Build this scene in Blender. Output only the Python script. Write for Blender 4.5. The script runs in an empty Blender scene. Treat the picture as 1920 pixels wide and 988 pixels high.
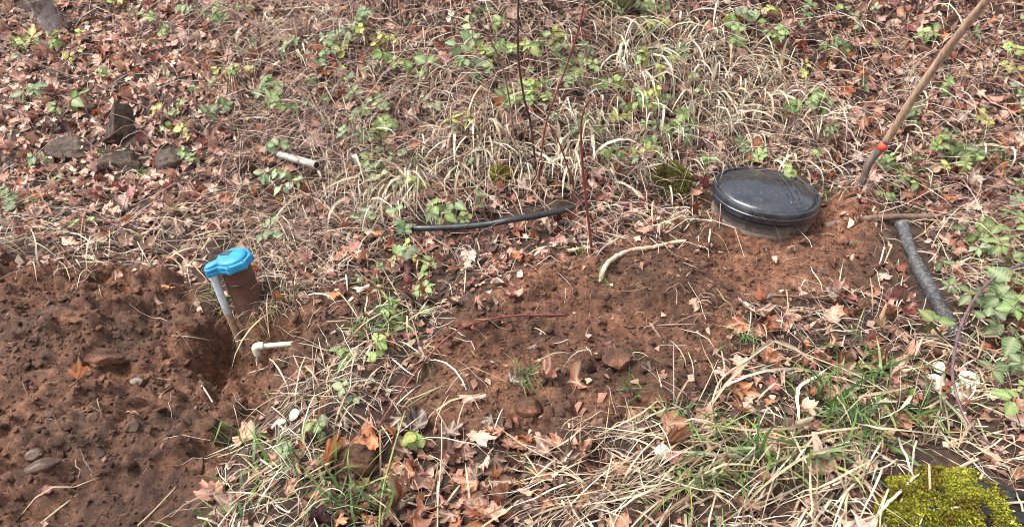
import bpy, math, random
import numpy as np
from mathutils import Vector, Matrix, Quaternion

rng = np.random.default_rng(11)
random.seed(5)
SC = bpy.context.scene
COL = SC.collection

# ------------------------------------------------------------------ camera, sky, sun, exposure
CAM_H, PITCH, FPX, CX, CY = 2.0, math.radians(33.0), 1350.0, 960.0, 494.0
cam = bpy.data.cameras.new('camera')
cam.sensor_width = 36.0
cam.lens = 36.0 * FPX / 1920.0
cam.clip_start, cam.clip_end = 0.05, 500.0
camo = bpy.data.objects.new('camera', cam)
COL.objects.link(camo)
camo.location = (0, 0, CAM_H)
camo.rotation_euler = (math.pi / 2 - PITCH, 0, 0)
SC.camera = camo

SUN_EL, SUN_AZ = math.radians(58), math.radians(-95)     # azimuth from +Y towards +X
world = bpy.data.worlds.new('World')
SC.world = world
world.use_nodes = True
wn = world.node_tree.nodes
wl = world.node_tree.links
wn.clear()
w_out = wn.new('ShaderNodeOutputWorld')
w_bg = wn.new('ShaderNodeBackground')
w_sky = wn.new('ShaderNodeTexSky')
w_hsv = wn.new('ShaderNodeHueSaturation')
w_sky.sky_type = 'NISHITA'
w_sky.sun_disc = False
w_sky.sun_elevation = SUN_EL
w_sky.sun_rotation = SUN_AZ
w_sky.dust_density = 3.0
w_hsv.inputs['Saturation'].default_value = 0.32          # overcast: nearly grey sky
w_bg.inputs['Strength'].default_value = 0.09
wl.new(w_sky.outputs[0], w_hsv.inputs['Color'])
wl.new(w_hsv.outputs[0], w_bg.inputs[0])
wl.new(w_bg.outputs[0], w_out.inputs[0])

sun = bpy.data.lights.new('sun', 'SUN')
sun.energy = 1.4
sun.angle = math.radians(28)
sun.color = (1.0, 0.95, 0.89)
suno = bpy.data.objects.new('sun', sun)
COL.objects.link(suno)
sd = Vector((math.sin(SUN_AZ) * math.cos(SUN_EL), math.cos(SUN_AZ) * math.cos(SUN_EL), math.sin(SUN_EL)))
suno.rotation_euler = sd.to_track_quat('Z', 'Y').to_euler()
suno.location = sd * 20

SC.view_settings.view_transform = 'Standard'
SC.view_settings.look = 'None'
SC.view_settings.exposure = 2.08
SC.view_settings.gamma = 1.0
SC.view_settings.use_curve_mapping = False
SC.cycles.filter_width = 1.0
SC.cycles.max_bounces = 6
SC.cycles.transparent_max_bounces = 4

# ------------------------------------------------------------------ projection helpers
CP, SP = math.cos(PITCH), math.sin(PITCH)

def project(x, y, z):
    dy, dz = y, z - CAM_H
    dep = np.maximum(dy * CP - dz * SP, 0.05)
    return CX + FPX * x / dep, CY - FPX * (dy * SP + dz * CP) / dep, dep

def ray(px, py):
    a, b = (px - CX) / FPX, (py - CY) / FPX
    return np.array([a, CP - b * SP, -SP - b * CP])

def on_z(px, py, z=0.0):
    d = ray(px, py)
    return np.array([0, 0, CAM_H]) + d * ((z - CAM_H) / d[2])

def on_y(px, py, y):
    d = ray(px, py)
    return np.array([0, 0, CAM_H]) + d * (y / d[1])

def at_depth(px, py, dep):
    return np.array([0, 0, CAM_H]) + ray(px, py) * dep

# ------------------------------------------------------------------ painted plan maps (polygons drawn over the ground)
U0, U1, V0, V1, CELL = -700, 2620, -300, 1700, 10
_gu = np.arange(U0, U1, CELL) + CELL / 2
_gv = np.arange(V0, V1, CELL) + CELL / 2
GU, GV = np.meshgrid(_gu, _gv)

def inpoly(poly):
    m = np.zeros(GU.shape, bool)
    n = len(poly)
    for i in range(n):
        x0, y0 = poly[i]
        x1, y1 = poly[(i + 1) % n]
        if y0 == y1:
            continue
        c = ((y0 > GV) != (y1 > GV)) & (GU < (x1 - x0) * (GV - y0) / (y1 - y0) + x0)
        m ^= c
    return m

def blur(a, px):
    r = max(1, int(px / CELL))
    k = 2 * r + 1
    for _ in range(2):
        for ax in (0, 1):
            p = np.pad(a, [(r + 1, r) if i == ax else (0, 0) for i in (0, 1)], mode='edge')
            c = np.cumsum(p, axis=ax)
            a = (np.take(c, np.arange(k, c.shape[ax]), axis=ax) - np.take(c, np.arange(0, c.shape[ax] - k), axis=ax)) / k
    return a

def paint(base, polys, bl=20):
    a = np.full(GU.shape, float(base))
    for v, p in polys:
        a[inpoly(p)] = v
    return blur(a, bl)

def look(m, u, v):
    fu = np.clip((u - U0) / CELL - 0.5, 0, m.shape[1] - 1.001)
    fv = np.clip((v - V0) / CELL - 0.5, 0, m.shape[0] - 1.001)
    i, j = fu.astype(int), fv.astype(int)
    a, b = fu - i, fv - j
    return (m[j, i] * (1 - a) * (1 - b) + m[j, i + 1] * a * (1 - b) + m[j + 1, i] * (1 - a) * b + m[j + 1, i + 1] * a * b)

SOIL_L = [(-700, 470), (0, 482), (120, 505), (220, 500), (330, 520), (400, 590), (470, 592), (545, 590), (600, 545),
          (675, 560), (645, 620), (590, 685), (520, 745), (450, 825), (412, 900), (380, 990), (330, 1700), (-700, 1700)]
SOIL_C = [(1180, 440), (1300, 408), (1380, 408), (1540, 400), (1640, 425), (1700, 510), (1560, 560), (1400, 572),
          (1372, 640), (1330, 720), (1230, 760), (1130, 790), (1000, 815), (900, 830), (800, 800), (742, 770),
          (760, 700), (810, 640), (890, 570), (960, 520), (1080, 480)]
SOIL_R = [(1560, 345), (1640, 340), (1690, 400), (1640, 430), (1550, 410)]
LC = on_z(1434, 354, 0.235)                      # axis of the tank riser
WB = on_z(463, 585, 0.0) + np.array([0, 0.05, 0])  # axis of the well casing
def plan(pts):
    return [tuple(float(c) for c in project(x, y, 0.0)[:2]) for x, y in pts]
PIT = plan([(-1.42, 2.70), (-1.29, 2.70), (-1.24, 2.62), (-1.0, 2.60), (-0.93, 2.5), (-0.98, 2.36), (-1.10, 2.22), (-1.4, 2.05), (-1.7, 2.1), (-1.7, 2.5)])
PIT_CORE = plan([(-1.38, 2.72), (-1.27, 2.72), (-1.25, 2.605), (-1.0, 2.60), (-0.92, 2.58), (-0.95, 2.46), (-1.05, 2.36), (-1.25, 2.30), (-1.42, 2.42)])
TRENCH = [(380, 640), (560, 690), (520, 750), (440, 850), (395, 920), (360, 1010), (300, 1500), (-100, 1500), (60, 960), (260, 800), (330, 700)]
M_soil = paint(0, [(1, SOIL_L), (1, SOIL_C), (1, SOIL_R)], 18)
M_pit = 0.45 * paint(0, [(1, PIT)], 45) + 0.98 * paint(0, [(1, PIT_CORE)], 10)
M_trench = paint(0, [(1, TRENCH)], 60)
M_moundL = paint(0, [(1, [(-300, 520), (180, 530), (300, 620), (260, 740), (160, 820), (0, 900), (-300, 960)])], 90)
M_moundC = paint(0, [(1, SOIL_C)], 60)
M_bankR = paint(0, [(1, [(700, 600), (760, 700), (720, 800), (640, 900), (560, 1300), (440, 1300), (440, 900), (540, 760), (620, 690)])], 40)

# ------------------------------------------------------------------ numpy noise
_perm = np.random.default_rng(3).permutation(512)
_perm = np.concatenate([_perm, _perm, _perm])
_gang = np.random.default_rng(4).random(512) * 2 * np.pi

def perlin(x, y):
    xi, yi = np.floor(x).astype(int), np.floor(y).astype(int)
    xf, yf = x - xi, y - yi
    u, v = xf * xf * xf * (xf * (xf * 6 - 15) + 10), yf * yf * yf * (yf * (yf * 6 - 15) + 10)
    def g(a, b, dx, dy):
        t = _gang[_perm[_perm[a & 511] + (b & 511)] & 511]
        return np.cos(t) * dx + np.sin(t) * dy
    n00, n10 = g(xi, yi, xf, yf), g(xi + 1, yi, xf - 1, yf)
    n01, n11 = g(xi, yi + 1, xf, yf - 1), g(xi + 1, yi + 1, xf - 1, yf - 1)
    return (n00 * (1 - u) + n10 * u) * (1 - v) + (n01 * (1 - u) + n11 * u) * v

def fbm(x, y, o=4):
    s, a = 0, 1.0
    for k in range(o):
        s = s + a * perlin(x * 2 ** k + 17.3 * k, y * 2 ** k - 9.1 * k)
        a *= 0.5
    return s

def worley(x, y):
    xi, yi = np.floor(x).astype(int), np.floor(y).astype(int)
    d1 = np.full(x.shape, 9.0)
    idc = np.zeros(x.shape)
    for i in (-1, 0, 1):
        for j in (-1, 0, 1):
            h = _perm[_perm[(xi + i) & 511] + ((yi + j) & 511)]
            px = xi + i + (_gang[h & 511] / 6.2832)
            py = yi + j + (_gang[(h * 7 + 3) & 511] / 6.2832)
            d = np.hypot(px - x, py - y)
            m = d < d1
            d1 = np.where(m, d, d1)
            idc = np.where(m, (h & 511) / 511.0, idc)
    return d1, idc

# ------------------------------------------------------------------ terrain
def macro(x, y):
    y0 = np.interp(x, [-6, -3, -1.2, 0, 1.2, 2.2, 5], [4.0, 3.75, 3.55, 3.42, 3.75, 3.9, 3.7])
    sl = np.interp(x, [-6, -3, -1.5, 0, 2, 5], [0.32, 0.38, 0.56, 0.74, 0.64, 0.55])
    w = 0.22
    t = (y - y0) / w
    ramp = w * np.where(t > 20, t, np.log1p(np.exp(np.minimum(t, 20))))
    far = np.maximum(y - 7.5, 0)
    z = sl * ramp - sl * far * 0.55
    u, v, _ = project(x, y, np.zeros_like(x))
    v = np.clip(v, -290, 1690)
    z = z - 0.25 * look(M_pit, u, v) - 0.06 * look(M_trench, u, v) + 0.07 * look(M_moundL, u, v) \
        + 0.07 * look(M_moundC, u, v) + 0.06 * look(M_bankR, u, v)
    z = z + 0.06 * fbm(x * 0.8, y * 0.8, 3) + 0.02 * perlin(x * 2.7, y * 2.7)
    k = np.exp(-(np.hypot(x - LC[0], (y - LC[1]) * np.where(y > LC[1], 1.25, 1.0)) / 0.42) ** 4)      # levelled round the riser
    z = z * (1 - k) + k * (0.05 + 0.03 * perlin(x * 5, y * 5))
    k = np.exp(-(np.hypot(x - WB[0] - 0.055, (y - WB[1] - 0.04)) / 0.135) ** 4)                               # sod left standing round the casing
    return z * (1 - k) + k * 0.04

def axis(lo, fine_lo, fine_hi, hi, step, grow=1.18):
    mid = list(np.arange(fine_lo, fine_hi, step))
    s, p, up = step, mid[-1], []
    while p < hi:
        s *= grow
        p += s
        up.append(p)
    s, p, dn = step, fine_lo, []
    while p > lo:
        s *= grow
        p -= s
        dn.append(p)
    return np.array(dn[::-1] + mid + up)

XS = axis(-60, -2.7, 2.7, 60, 0.0118)
YS = np.concatenate([axis(-25, 1.15, 4.0, 4.01, 0.0112)[:-1]])
YS = YS[YS < 4.0]
YS = np.concatenate([YS, axis(3.99, 4.0, 5.8, 70, 0.026)[1:]])
YS = np.unique(YS)
GX, GY = np.meshgrid(XS, YS)
GZ = macro(GX, GY)
gu, gv, gd = project(GX, GY, GZ)
gv = np.clip(gv, -290, 1690)
SOIL = look(M_soil, gu, gv)
near = np.exp(-np.maximum(np.hypot(GX, np.maximum(GY - 3, 0)) - 3.2, 0) * 1.0)
wx, wy = GX + 0.02 * perlin(GX * 14, GY * 14), GY + 0.02 * perlin(GX * 14 + 50, GY * 14)
d1, id1 = worley(wx * 9, wy * 9)
d2, id2 = worley(wx * 24 + 7, wy * 24)
d3, id3 = worley(wx * 48 + 3, wy * 48 + 9)
rough = np.clip(0.75 + 1.3 * fbm(GX * 1.6 + 9, GY * 1.6, 2), 0.25, 1.4)         # smooth, trodden places and crumbly ones
rid = 1 - 2 * np.abs(perlin(wx * 11 + 4, wy * 15))
rid2 = 1 - 2 * np.abs(perlin(wx * 27 + 1, wy * 33))
dirt = 0.045 * fbm(GX * 3.2, GY * 3.2, 3) + rough * (0.040 * id1 * np.clip(1 - 1.4 * d1, 0, 1) ** 0.5
      + 0.028 * (id2 - 0.3) * np.clip(1.15 - 1.4 * d2, 0, 1) ** 0.5 + 0.014 * (id3 - 0.2) * np.clip(1.1 - 1.4 * d3, 0, 1) ** 0.5
      + 0.010 * rid + 0.007 * rid2) + 0.012 * fbm(GX * 18, GY * 18, 3)
litter = 0.050 * fbm(GX * 4.5, GY * 4.5, 3) + 0.012 * fbm(GX * 14 + 3, GY * 14, 2)
left = 1 / (1 + np.exp((GX + 0.75) * 9))
bank = 1 / (1 + np.exp(-(GY - 3.7) * 6))
GZ = GZ + near * (SOIL * dirt * (1 + 0.55 * left) + (1 - SOIL) * (litter + bank * 0.055 * fbm(GX * 2.6 + 7, GY * 2.9, 2)))

def hz(x, y):
    x, y = np.asarray(x, float), np.asarray(y, float)
    i = np.clip(np.searchsorted(XS, x) - 1, 0, len(XS) - 2)
    j = np.clip(np.searchsorted(YS, y) - 1, 0, len(YS) - 2)
    a = np.clip((x - XS[i]) / (XS[i + 1] - XS[i]), 0, 1)
    b = np.clip((y - YS[j]) / (YS[j + 1] - YS[j]), 0, 1)
    return GZ[j, i] * (1 - a) * (1 - b) + GZ[j, i + 1] * a * (1 - b) + GZ[j + 1, i] * (1 - a) * b + GZ[j + 1, i + 1] * a * b

_tt = np.arange(1.2, 14, 0.012)

def at(px, py, lift=0.0):
    """the ground point seen at a pixel, moved towards the camera by lift metres"""
    d = ray(px, py)
    P = np.array([0, 0, CAM_H]) + _tt[:, None] * d
    below = P[:, 2] < hz(P[:, 0], P[:, 1])
    k = int(np.argmax(below)) if below.any() else len(_tt) - 1
    return P[k] - d / np.linalg.norm(d) * lift

def slope_normal(x, y, e=0.06):
    gx = (hz(x + e, y) - hz(x - e, y)) / (2 * e)
    gy = (hz(x, y + e) - hz(x, y - e)) / (2 * e)
    n = np.stack([-gx, -gy, np.ones_like(gx)], -1)
    return n / np.linalg.norm(n, axis=-1, keepdims=True)

# ------------------------------------------------------------------ object helpers
def np_mesh(name, V, F, cols=None, extra=None, smooth=True):
    V = np.asarray(V, np.float32)
    F = np.asarray(F, np.int32)
    me = bpy.data.meshes.new(name)
    me.vertices.add(len(V))
    me.vertices.foreach_set('co', V.ravel())
    nf, k = F.shape
    me.loops.add(nf * k)
    me.loops.foreach_set('vertex_index', F.ravel())
    me.polygons.add(nf)
    me.polygons.foreach_set('loop_start', np.arange(0, nf * k, k, dtype=np.int32))
    me.update(calc_edges=True)
    me.validate()
    if cols is not None:
        a = me.attributes.new('Col', 'FLOAT_COLOR', 'POINT')
        c4 = np.ones((len(V), 4), np.float32)
        c4[:, :3] = cols
        a.data.foreach_set('color', c4.ravel())
    for k_, v_ in (extra or {}).items():
        a = me.attributes.new(k_, 'FLOAT', 'POINT')
        a.data.foreach_set('value', np.asarray(v_, np.float32).ravel())
    if smooth:
        me.polygons.foreach_set('use_smooth', np.ones(nf, bool))
    return me

def link(name, me, mat=None, parent=None):
    o = bpy.data.objects.new(name, me)
    COL.objects.link(o)
    if mat is not None and me is not None and not me.materials:
        me.materials.append(mat)
    if parent is not None:
        o.parent = parent
    return o

def tag(o, label=None, cat=None, group=None, kind=None):
    if label: o['label'] = label
    if cat: o['category'] = cat
    if group: o['group'] = group
    if kind: o['kind'] = kind
    return o

def empty(name, loc, label, cat, group=None):
    o = bpy.data.objects.new(name, None)
    o.empty_display_size = 0.05
    COL.objects.link(o)
    o.location = Vector([float(c) for c in loc])
    return tag(o, label, cat, group)

def local(P, loc):
    return np.asarray(P, float) - np.asarray(loc, float)

def smooth_path(pts, n=8):
    p = np.asarray(pts, float)
    if len(p) < 3:
        t = np.linspace(0, 1, n + 1)[:, None]
        return p[0] * (1 - t) + p[-1] * t
    q = np.vstack([2 * p[0] - p[1], p, 2 * p[-1] - p[-2]])
    out = []
    for i in range(1, len(q) - 2):
        for k in range(n):
            t = k / n
            out.append(0.5 * ((2 * q[i]) + (-q[i - 1] + q[i + 1]) * t + (2 * q[i - 1] - 5 * q[i] + 4 * q[i + 1] - q[i + 2]) * t * t
                              + (-q[i - 1] + 3 * q[i] - 3 * q[i + 1] + q[i + 2]) * t ** 3))
    out.append(p[-1])
    return np.array(out)

def tube(P, R, ns=10, cap=True):
    """tube mesh data along points P with radii R"""
    P = np.asarray(P, float)
    n = len(P)
    R = np.broadcast_to(np.asarray(R, float), (n,))
    T = np.gradient(P, axis=0)
    T /= np.linalg.norm(T, axis=1, keepdims=True) + 1e-12
    ref = np.array([0, 0, 1.0]) if abs(T[0][2]) < 0.9 else np.array([1.0, 0, 0])
    N = np.cross(T[0], ref)
    N /= np.linalg.norm(N)
    V = []
    for i in range(n):
        N = N - T[i] * np.dot(N, T[i])
        N /= np.linalg.norm(N)
        B = np.cross(T[i], N)
        a = np.linspace(0, 2 * np.pi, ns, endpoint=False)
        V.append(P[i] + R[i] * (np.cos(a)[:, None] * N + np.sin(a)[:, None] * B))
    V = np.vstack(V)
    F = []
    for i in range(n - 1):
        for k in range(ns):
            k2 = (k + 1) % ns
            F.append((i * ns + k, i * ns + k2, (i + 1) * ns + k2, (i + 1) * ns + k))
    V = list(map(tuple, V))
    if cap:
        for e, s in ((0, 1), (n - 1, -1)):
            V.append(tuple(P[e]))
            c = len(V) - 1
            for k in range(ns):
                a, b = e * ns + k, e * ns + (k + 1) % ns
                F.append((c, b, a) if s > 0 else (c, a, b))
    return V, F

def py_mesh(name, V, F, smooth=True):
    me = bpy.data.meshes.new(name)
    me.from_pydata([tuple(map(float, v)) for v in V], [], F)
    me.validate()
    me.update()
    if smooth:
        me.polygons.foreach_set('use_smooth', [True] * len(me.polygons))
    return me

def auto_smooth(me, ang=35):
    try:
        me.set_sharp_from_angle(angle=math.radians(ang))
    except Exception:
        pass
    return me

def lathe(profile, ns=64):
    """profile: list of (r, z); ends with r = 0 close"""
    V, F = [], []
    rows = []
    for r, z in profile:
        if r < 1e-6:
            V.append((0, 0, z))
            rows.append([len(V) - 1])
        else:
            rows.append([len(V) + k for k in range(ns)])
            V += [(r * math.cos(2 * math.pi * k / ns), r * math.sin(2 * math.pi * k / ns), z) for k in range(ns)]
    for a, b in zip(rows[:-1], rows[1:]):
        for k in range(ns):
            k2 = (k + 1) % ns
            if len(a) == 1:
                F.append((a[0], b[k2], b[k]))
            elif len(b) == 1:
                F.append((a[k], a[k2], b[0]))
            else:
                F.append((a[k], a[k2], b[k2], b[k]))
    return V, F

def ico(sub):
    import bmesh
    bm = bmesh.new()
    bmesh.ops.create_icosphere(bm, subdivisions=sub, radius=1.0)
    V = np.array([v.co[:] for v in bm.verts])
    F = np.array([[v.index for v in f.verts] for f in bm.faces])
    bm.free()
    return V, F

# ------------------------------------------------------------------ materials
class NT:
    def __init__(self, name):
        self.m = bpy.data.materials.new(name)
        self.m.use_nodes = True
        self.t = self.m.node_tree
        self.n = self.t.nodes
        self.n.clear()
        self.out = self.n.new('ShaderNodeOutputMaterial')
        self.b = self.n.new('ShaderNodeBsdfPrincipled')
        self.t.links.new(self.b.outputs[0], self.out.inputs[0])
    def add(self, kind, **kw):
        nd = self.n.new('ShaderNode' + kind)
        for k, v in kw.items():
            if k.startswith('i_'):
                nd.inputs[k[2:].replace('_', ' ')].default_value = v
            else:
                setattr(nd, k, v)
        return nd
    def ln(self, a, b):
        self.t.links.new(a, b)
    def coords(self):
        return self.add('TexCoord').outputs['Object']
    def noise(self, scale, detail=4, rough=0.6, vec=None, dist=0.0):
        nd = self.add('TexNoise', i_Scale=scale, i_Detail=detail, i_Roughness=rough, i_Distortion=dist)
        self.ln(vec if vec is not None else self.coords(), nd.inputs['Vector'])
        return nd.outputs['Fac']
    def ramp(self, fac, stops, interp='LINEAR'):
        r = self.add('ValToRGB')
        r.color_ramp.interpolation = interp
        e = r.color_ramp.elements
        while len(e) < len(stops):
            e.new(0.5)
        for k, (p, c) in enumerate(stops):
            e[k].position = p
            e[k].color = (c[0], c[1], c[2], 1) if not isinstance(c, (int, float)) else (c, c, c, 1)
        self.ln(fac, r.inputs[0])
        return r.outputs[0]
    def mix(self, fac, a, b, mode='MIX'):
        m = self.add('Mix', data_type='RGBA', blend_type=mode)
        for s, v in ((m.inputs[0], fac), (m.inputs[6], a), (m.inputs[7], b)):
            if isinstance(v, (int, float)):
                s.default_value = v
            elif isinstance(v, tuple):
                s.default_value = (v[0], v[1], v[2], 1)
            else:
                self.ln(v, s)
        return m.outputs[2]
    def bump(self, h, dist=0.01, strength=0.6):
        bn = self.add('Bump', i_Strength=strength, i_Distance=dist)
        self.ln(h, bn.inputs['Height'])
        self.ln(bn.outputs[0], self.b.inputs['Normal'])
        return bn
    def base(self, c):
        if isinstance(c, tuple):
            self.b.inputs['Base Color'].default_value = (c[0], c[1], c[2], 1)
        else:
            self.ln(c, self.b.inputs['Base Color'])
    def rough(self, r):
        if isinstance(r, (int, float)):
            self.b.inputs['Roughness'].default_value = r
        else:
            self.ln(r, self.b.inputs['Roughness'])
    def thin(self, color, amount=0.3):
        """leaf-like: some light passes through"""
        tr = self.add('BsdfTranslucent')
        self.ln(color, tr.inputs['Color'])
        ms = self.add('MixShader', i_Fac=amount)
        self.ln(self.b.outputs[0], ms.inputs[1])
        self.ln(tr.outputs[0], ms.inputs[2])
        self.ln(ms.outputs[0], self.out.inputs[0])

def mat_soil(ground=True):
    t = NT('soil_and_litter' if ground else 'clod_soil')
    v = t.coords()
    big = t.noise(2.2, 3, 0.55, v)
    mid = t.noise(16, 5, 0.65, v)
    fine = t.noise(90, 4, 0.7, v)
    c1 = t.ramp(mid, [(0.25, (0.034, 0.0138, 0.0080)), (0.5, (0.168, 0.073, 0.040)), (0.75, (0.325, 0.156, 0.091))])
    c2 = t.ramp(mid, [(0.25, (0.022, 0.0110, 0.0075)), (0.55, (0.122, 0.060, 0.035)), (0.8, (0.245, 0.138, 0.085))])
    dirt = t.mix(t.ramp(big, [(0.40, 0.0), (0.60, 1.0)]), c2, c1)
    damp = t.ramp(t.noise(0.9, 4, 0.6, v), [(0.40, (0.62, 0.60, 0.58)), (0.52, (1, 1, 1)), (0.66, (1.25, 1.25, 1.27))])
    dirt = t.mix(1.0, dirt, damp, 'MULTIPLY')
    dirt = t.mix(0.75, dirt, t.ramp(fine, [(0.32, (0.30, 0.29, 0.28)), (0.68, (1.5, 1.45, 1.4))]), 'MULTIPLY')
    if ground:
        at_ = t.add('Attribute', attribute_name='soil')
        lit = t.ramp(mid, [(0.3, (0.018, 0.011, 0.008)), (0.7, (0.085, 0.048, 0.033))])
        dirt = t.mix(at_.outputs['Fac'], lit, dirt)
    t.base(dirt)
    t.rough(t.ramp(t.noise(5, 4, 0.6, v), [(0.35, 0.55), (0.6, 0.9)]))
    t.b.inputs['Specular IOR Level'].default_value = 0.35
    h = t.mix(0.45, t.noise(45, 6, 0.7, v), t.noise(140, 4, 0.7, v))
    t.bump(h, 0.02, 1.0)
    return t.m

def mat_leaf(name, use_obj, trans=0.22, rough=(0.35, 0.65), veins=0.0):
    t = NT(name)
    if use_obj:
        c = t.add('ObjectInfo').outputs['Color']
    else:
        c = t.add('Attribute', attribute_name='Col').outputs['Color']
    g = t.add('NewGeometry').outputs['Position']
    n1 = t.noise(38, 4, 0.65, g)
    c = t.mix(0.9, c, t.ramp(n1, [(0.28, (0.55, 0.50, 0.48)), (0.5, (1, 1, 1)), (0.72, (1.35, 1.3, 1.25))]), 'MULTIPLY')
    if veins:
        vn = t.add('Attribute', attribute_name='vein').outputs['Fac']
        c = t.mix(t.ramp(vn, [(0.0, 0.0), (1.0, veins)]), c, t.mix(0.6, c, (0.9, 0.75, 0.5)))
    t.base(c)
    t.rough(t.ramp(t.noise(14, 3, 0.6, g), [(0.35, rough[0]), (0.65, rough[1])]))
    t.b.inputs['Specular IOR Level'].default_value = 0.45
    t.bump(t.noise(110, 4, 0.7, g), 0.006, 0.6)
    t.thin(c, trans)
    return t.m

def mat_blade(name, rough=0.55, trans=0.3, spec=0.35):
    t = NT(name)
    c = t.add('Attribute', attribute_name='Col').outputs['Color']
    g = t.add('NewGeometry').outputs['Position']
    c = t.mix(0.6, c, t.ramp(t.noise(60, 3, 0.6, g), [(0.3, (0.6, 0.57, 0.55)), (0.7, (1.2, 1.18, 1.15))]), 'MULTIPLY')
    t.base(c)
    t.rough(rough)
    t.b.inputs['Specular IOR Level'].default_value = spec
    if trans:
        t.thin(c, trans)
    return t.m

def mat_simple(name, stops, scale=8, rough=(0.4, 0.6), bump=0.0, bscale=60, detail=5, spec=0.5, metal=0.0, stretch=None):
    t = NT(name)
    v = t.coords()
    if stretch:
        mp = t.add('Mapping')
        mp.inputs['Scale'].default_value = stretch
        t.ln(v, mp.inputs['Vector'])
        v = mp.outputs[0]
    n = t.noise(scale, detail, 0.65, v)
    t.base(t.ramp(n, stops))
    t.rough(t.ramp(t.noise(scale * 1.7, 3, 0.6, v), [(0.35, rough[0]), (0.65, rough[1])]))
    t.b.inputs['Specular IOR Level'].default_value = spec
    t.b.inputs['Metallic'].default_value = metal
    if bump:
        t.bump(t.noise(bscale, 5, 0.7, v), bump, 0.7)
    return t.m

def mat_muddy(name, clean, mud, zlow, zhigh, rough=0.45, scale=22, rv=None):
    """a clean surface with mud smeared on it below a height of the thing"""
    t = NT(name)
    v = t.coords()
    sep = t.add('SeparateXYZ')
    t.ln(v, sep.inputs[0])
    mr = t.add('MapRange')
    mr.inputs['From Min'].default_value = zlow
    mr.inputs['From Max'].default_value = zhigh
    mr.inputs['To Min'].default_value = 0.95
    mr.inputs['To Max'].default_value = 0.0
    t.ln(sep.outputs['Z'], mr.inputs['Value'])
    n = t.noise(scale, 5, 0.7, v)
    ad = t.add('Math', operation='ADD')
    t.ln(mr.outputs[0], ad.inputs[0])
    t.ln(n, ad.inputs[1])
    k = t.ramp(ad.outputs[0], [(0.62, 0.0), (0.82, 1.0)])
    cl = t.mix(0.5, clean, t.ramp(t.noise(30, 4, 0.6, v), [(0.3, (0.6, 0.58, 0.55)), (0.7, (1.15, 1.15, 1.15))]), 'MULTIPLY')
    md = t.mix(0.8, mud, t.ramp(t.noise(50, 4, 0.7, v), [(0.3, (0.5, 0.5, 0.5)), (0.7, (1.4, 1.35, 1.3))]), 'MULTIPLY')
    t.base(t.mix(k, cl, md))
    t.rough(t.ramp(k, [(0, rough), (1, 0.85)]))
    h = t.mix(k, 0.0 if False else (0, 0, 0), t.noise(60, 5, 0.7, v))
    t.bump(h, 0.006, 0.8)
    return t.m

M = {}
M['soil'] = mat_soil(True)
M['clod'] = mat_soil(False)
M['litter'] = mat_leaf('leaf_litter', False)
M['dead_leaf'] = mat_leaf('dead_maple_leaf', True, 0.2, (0.3, 0.6), 0.55)
M['green_leaf'] = mat_leaf('bramble_leaf_surface', True, 0.25, (0.35, 0.55), 0.35)
M['blade'] = mat_blade('dry_straw')
M['stalk'] = mat_blade('dead_stalk_bark', 0.7, 0.0)
M['green_blade'] = mat_blade('fresh_grass', 0.42, 0.35, 0.45)
M['moss'] = mat_blade('moss_fronds', 0.7, 0.3, 0.2)
M['rock'] = mat_simple('brown_rock', [(0.32, (0.022, 0.014, 0.010)), (0.5, (0.070, 0.045, 0.032)), (0.62, (0.13, 0.088, 0.06)), (0.75, (0.15, 0.135, 0.06))], 15, (0.6, 0.9), 0.03, 40)
M['grey_rock'] = mat_simple('dark_grey_rock', [(0.3, (0.010, 0.010, 0.010)), (0.6, (0.032, 0.031, 0.030)), (0.8, (0.10, 0.092, 0.082))], 22, (0.75, 0.95), 0.04, 40, spec=0.2)
M['mossrock'] = mat_simple('mossy_stone', [(0.3, (0.02, 0.02, 0.012)), (0.5, (0.065, 0.065, 0.02)), (0.75, (0.13, 0.12, 0.04))], 10, (0.7, 0.95), 0.012, 60)
M['cobble'] = mat_simple('wet_cobble', [(0.3, (0.035, 0.017, 0.010)), (0.7, (0.105, 0.058, 0.036))], 12, (0.35, 0.6), 0.003, 80)
M['soil_lump'] = M['clod']
def mat_cap():
    t = NT('blue_painted_cap')
    v = t.coords()
    c = t.ramp(t.noise(9, 4, 0.6, v), [(0.3, (0.003, 0.150, 0.31)), (0.5, (0.005, 0.22, 0.43)), (0.7, (0.03, 0.30, 0.52))])
    c = t.mix(t.ramp(t.noise(70, 5, 0.75, v), [(0.53, 0.0), (0.64, 0.8)]), c, (0.11, 0.075, 0.055))
    c = t.mix(t.ramp(t.noise(26, 5, 0.7, v), [(0.60, 0.0), (0.72, 0.5)]), c, (0.16, 0.30, 0.38))
    t.base(c)
    t.rough(t.ramp(t.noise(20, 3, 0.6, v), [(0.35, 0.35), (0.65, 0.6)]))
    t.bump(t.noise(160, 4, 0.7, v), 0.0015, 0.6)
    return t.m
M['blue'] = mat_cap()
M['plate'] = mat_simple('dark_plate', [(0.3, (0.015, 0.03, 0.04)), (0.7, (0.035, 0.055, 0.07))], 30, (0.35, 0.55))
M['bolt'] = mat_simple('bolt_steel', [(0.3, (0.03, 0.14, 0.24)), (0.7, (0.10, 0.24, 0.34))], 40, (0.35, 0.5), metal=0.3)
M['rust'] = mat_muddy('rusty_casing', (0.085, 0.030, 0.017), (0.10, 0.045, 0.028), -0.05, 0.16, 0.6)
M['pvc'] = mat_muddy('grey_pvc', (0.46, 0.49, 0.51), (0.27, 0.165, 0.11), -0.20, 0.10, 0.4, 26)
M['white_pvc'] = mat_muddy('white_pvc', (0.66, 0.61, 0.48), (0.17, 0.085, 0.048), -0.20, 0.0, 0.4, 34)
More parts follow.
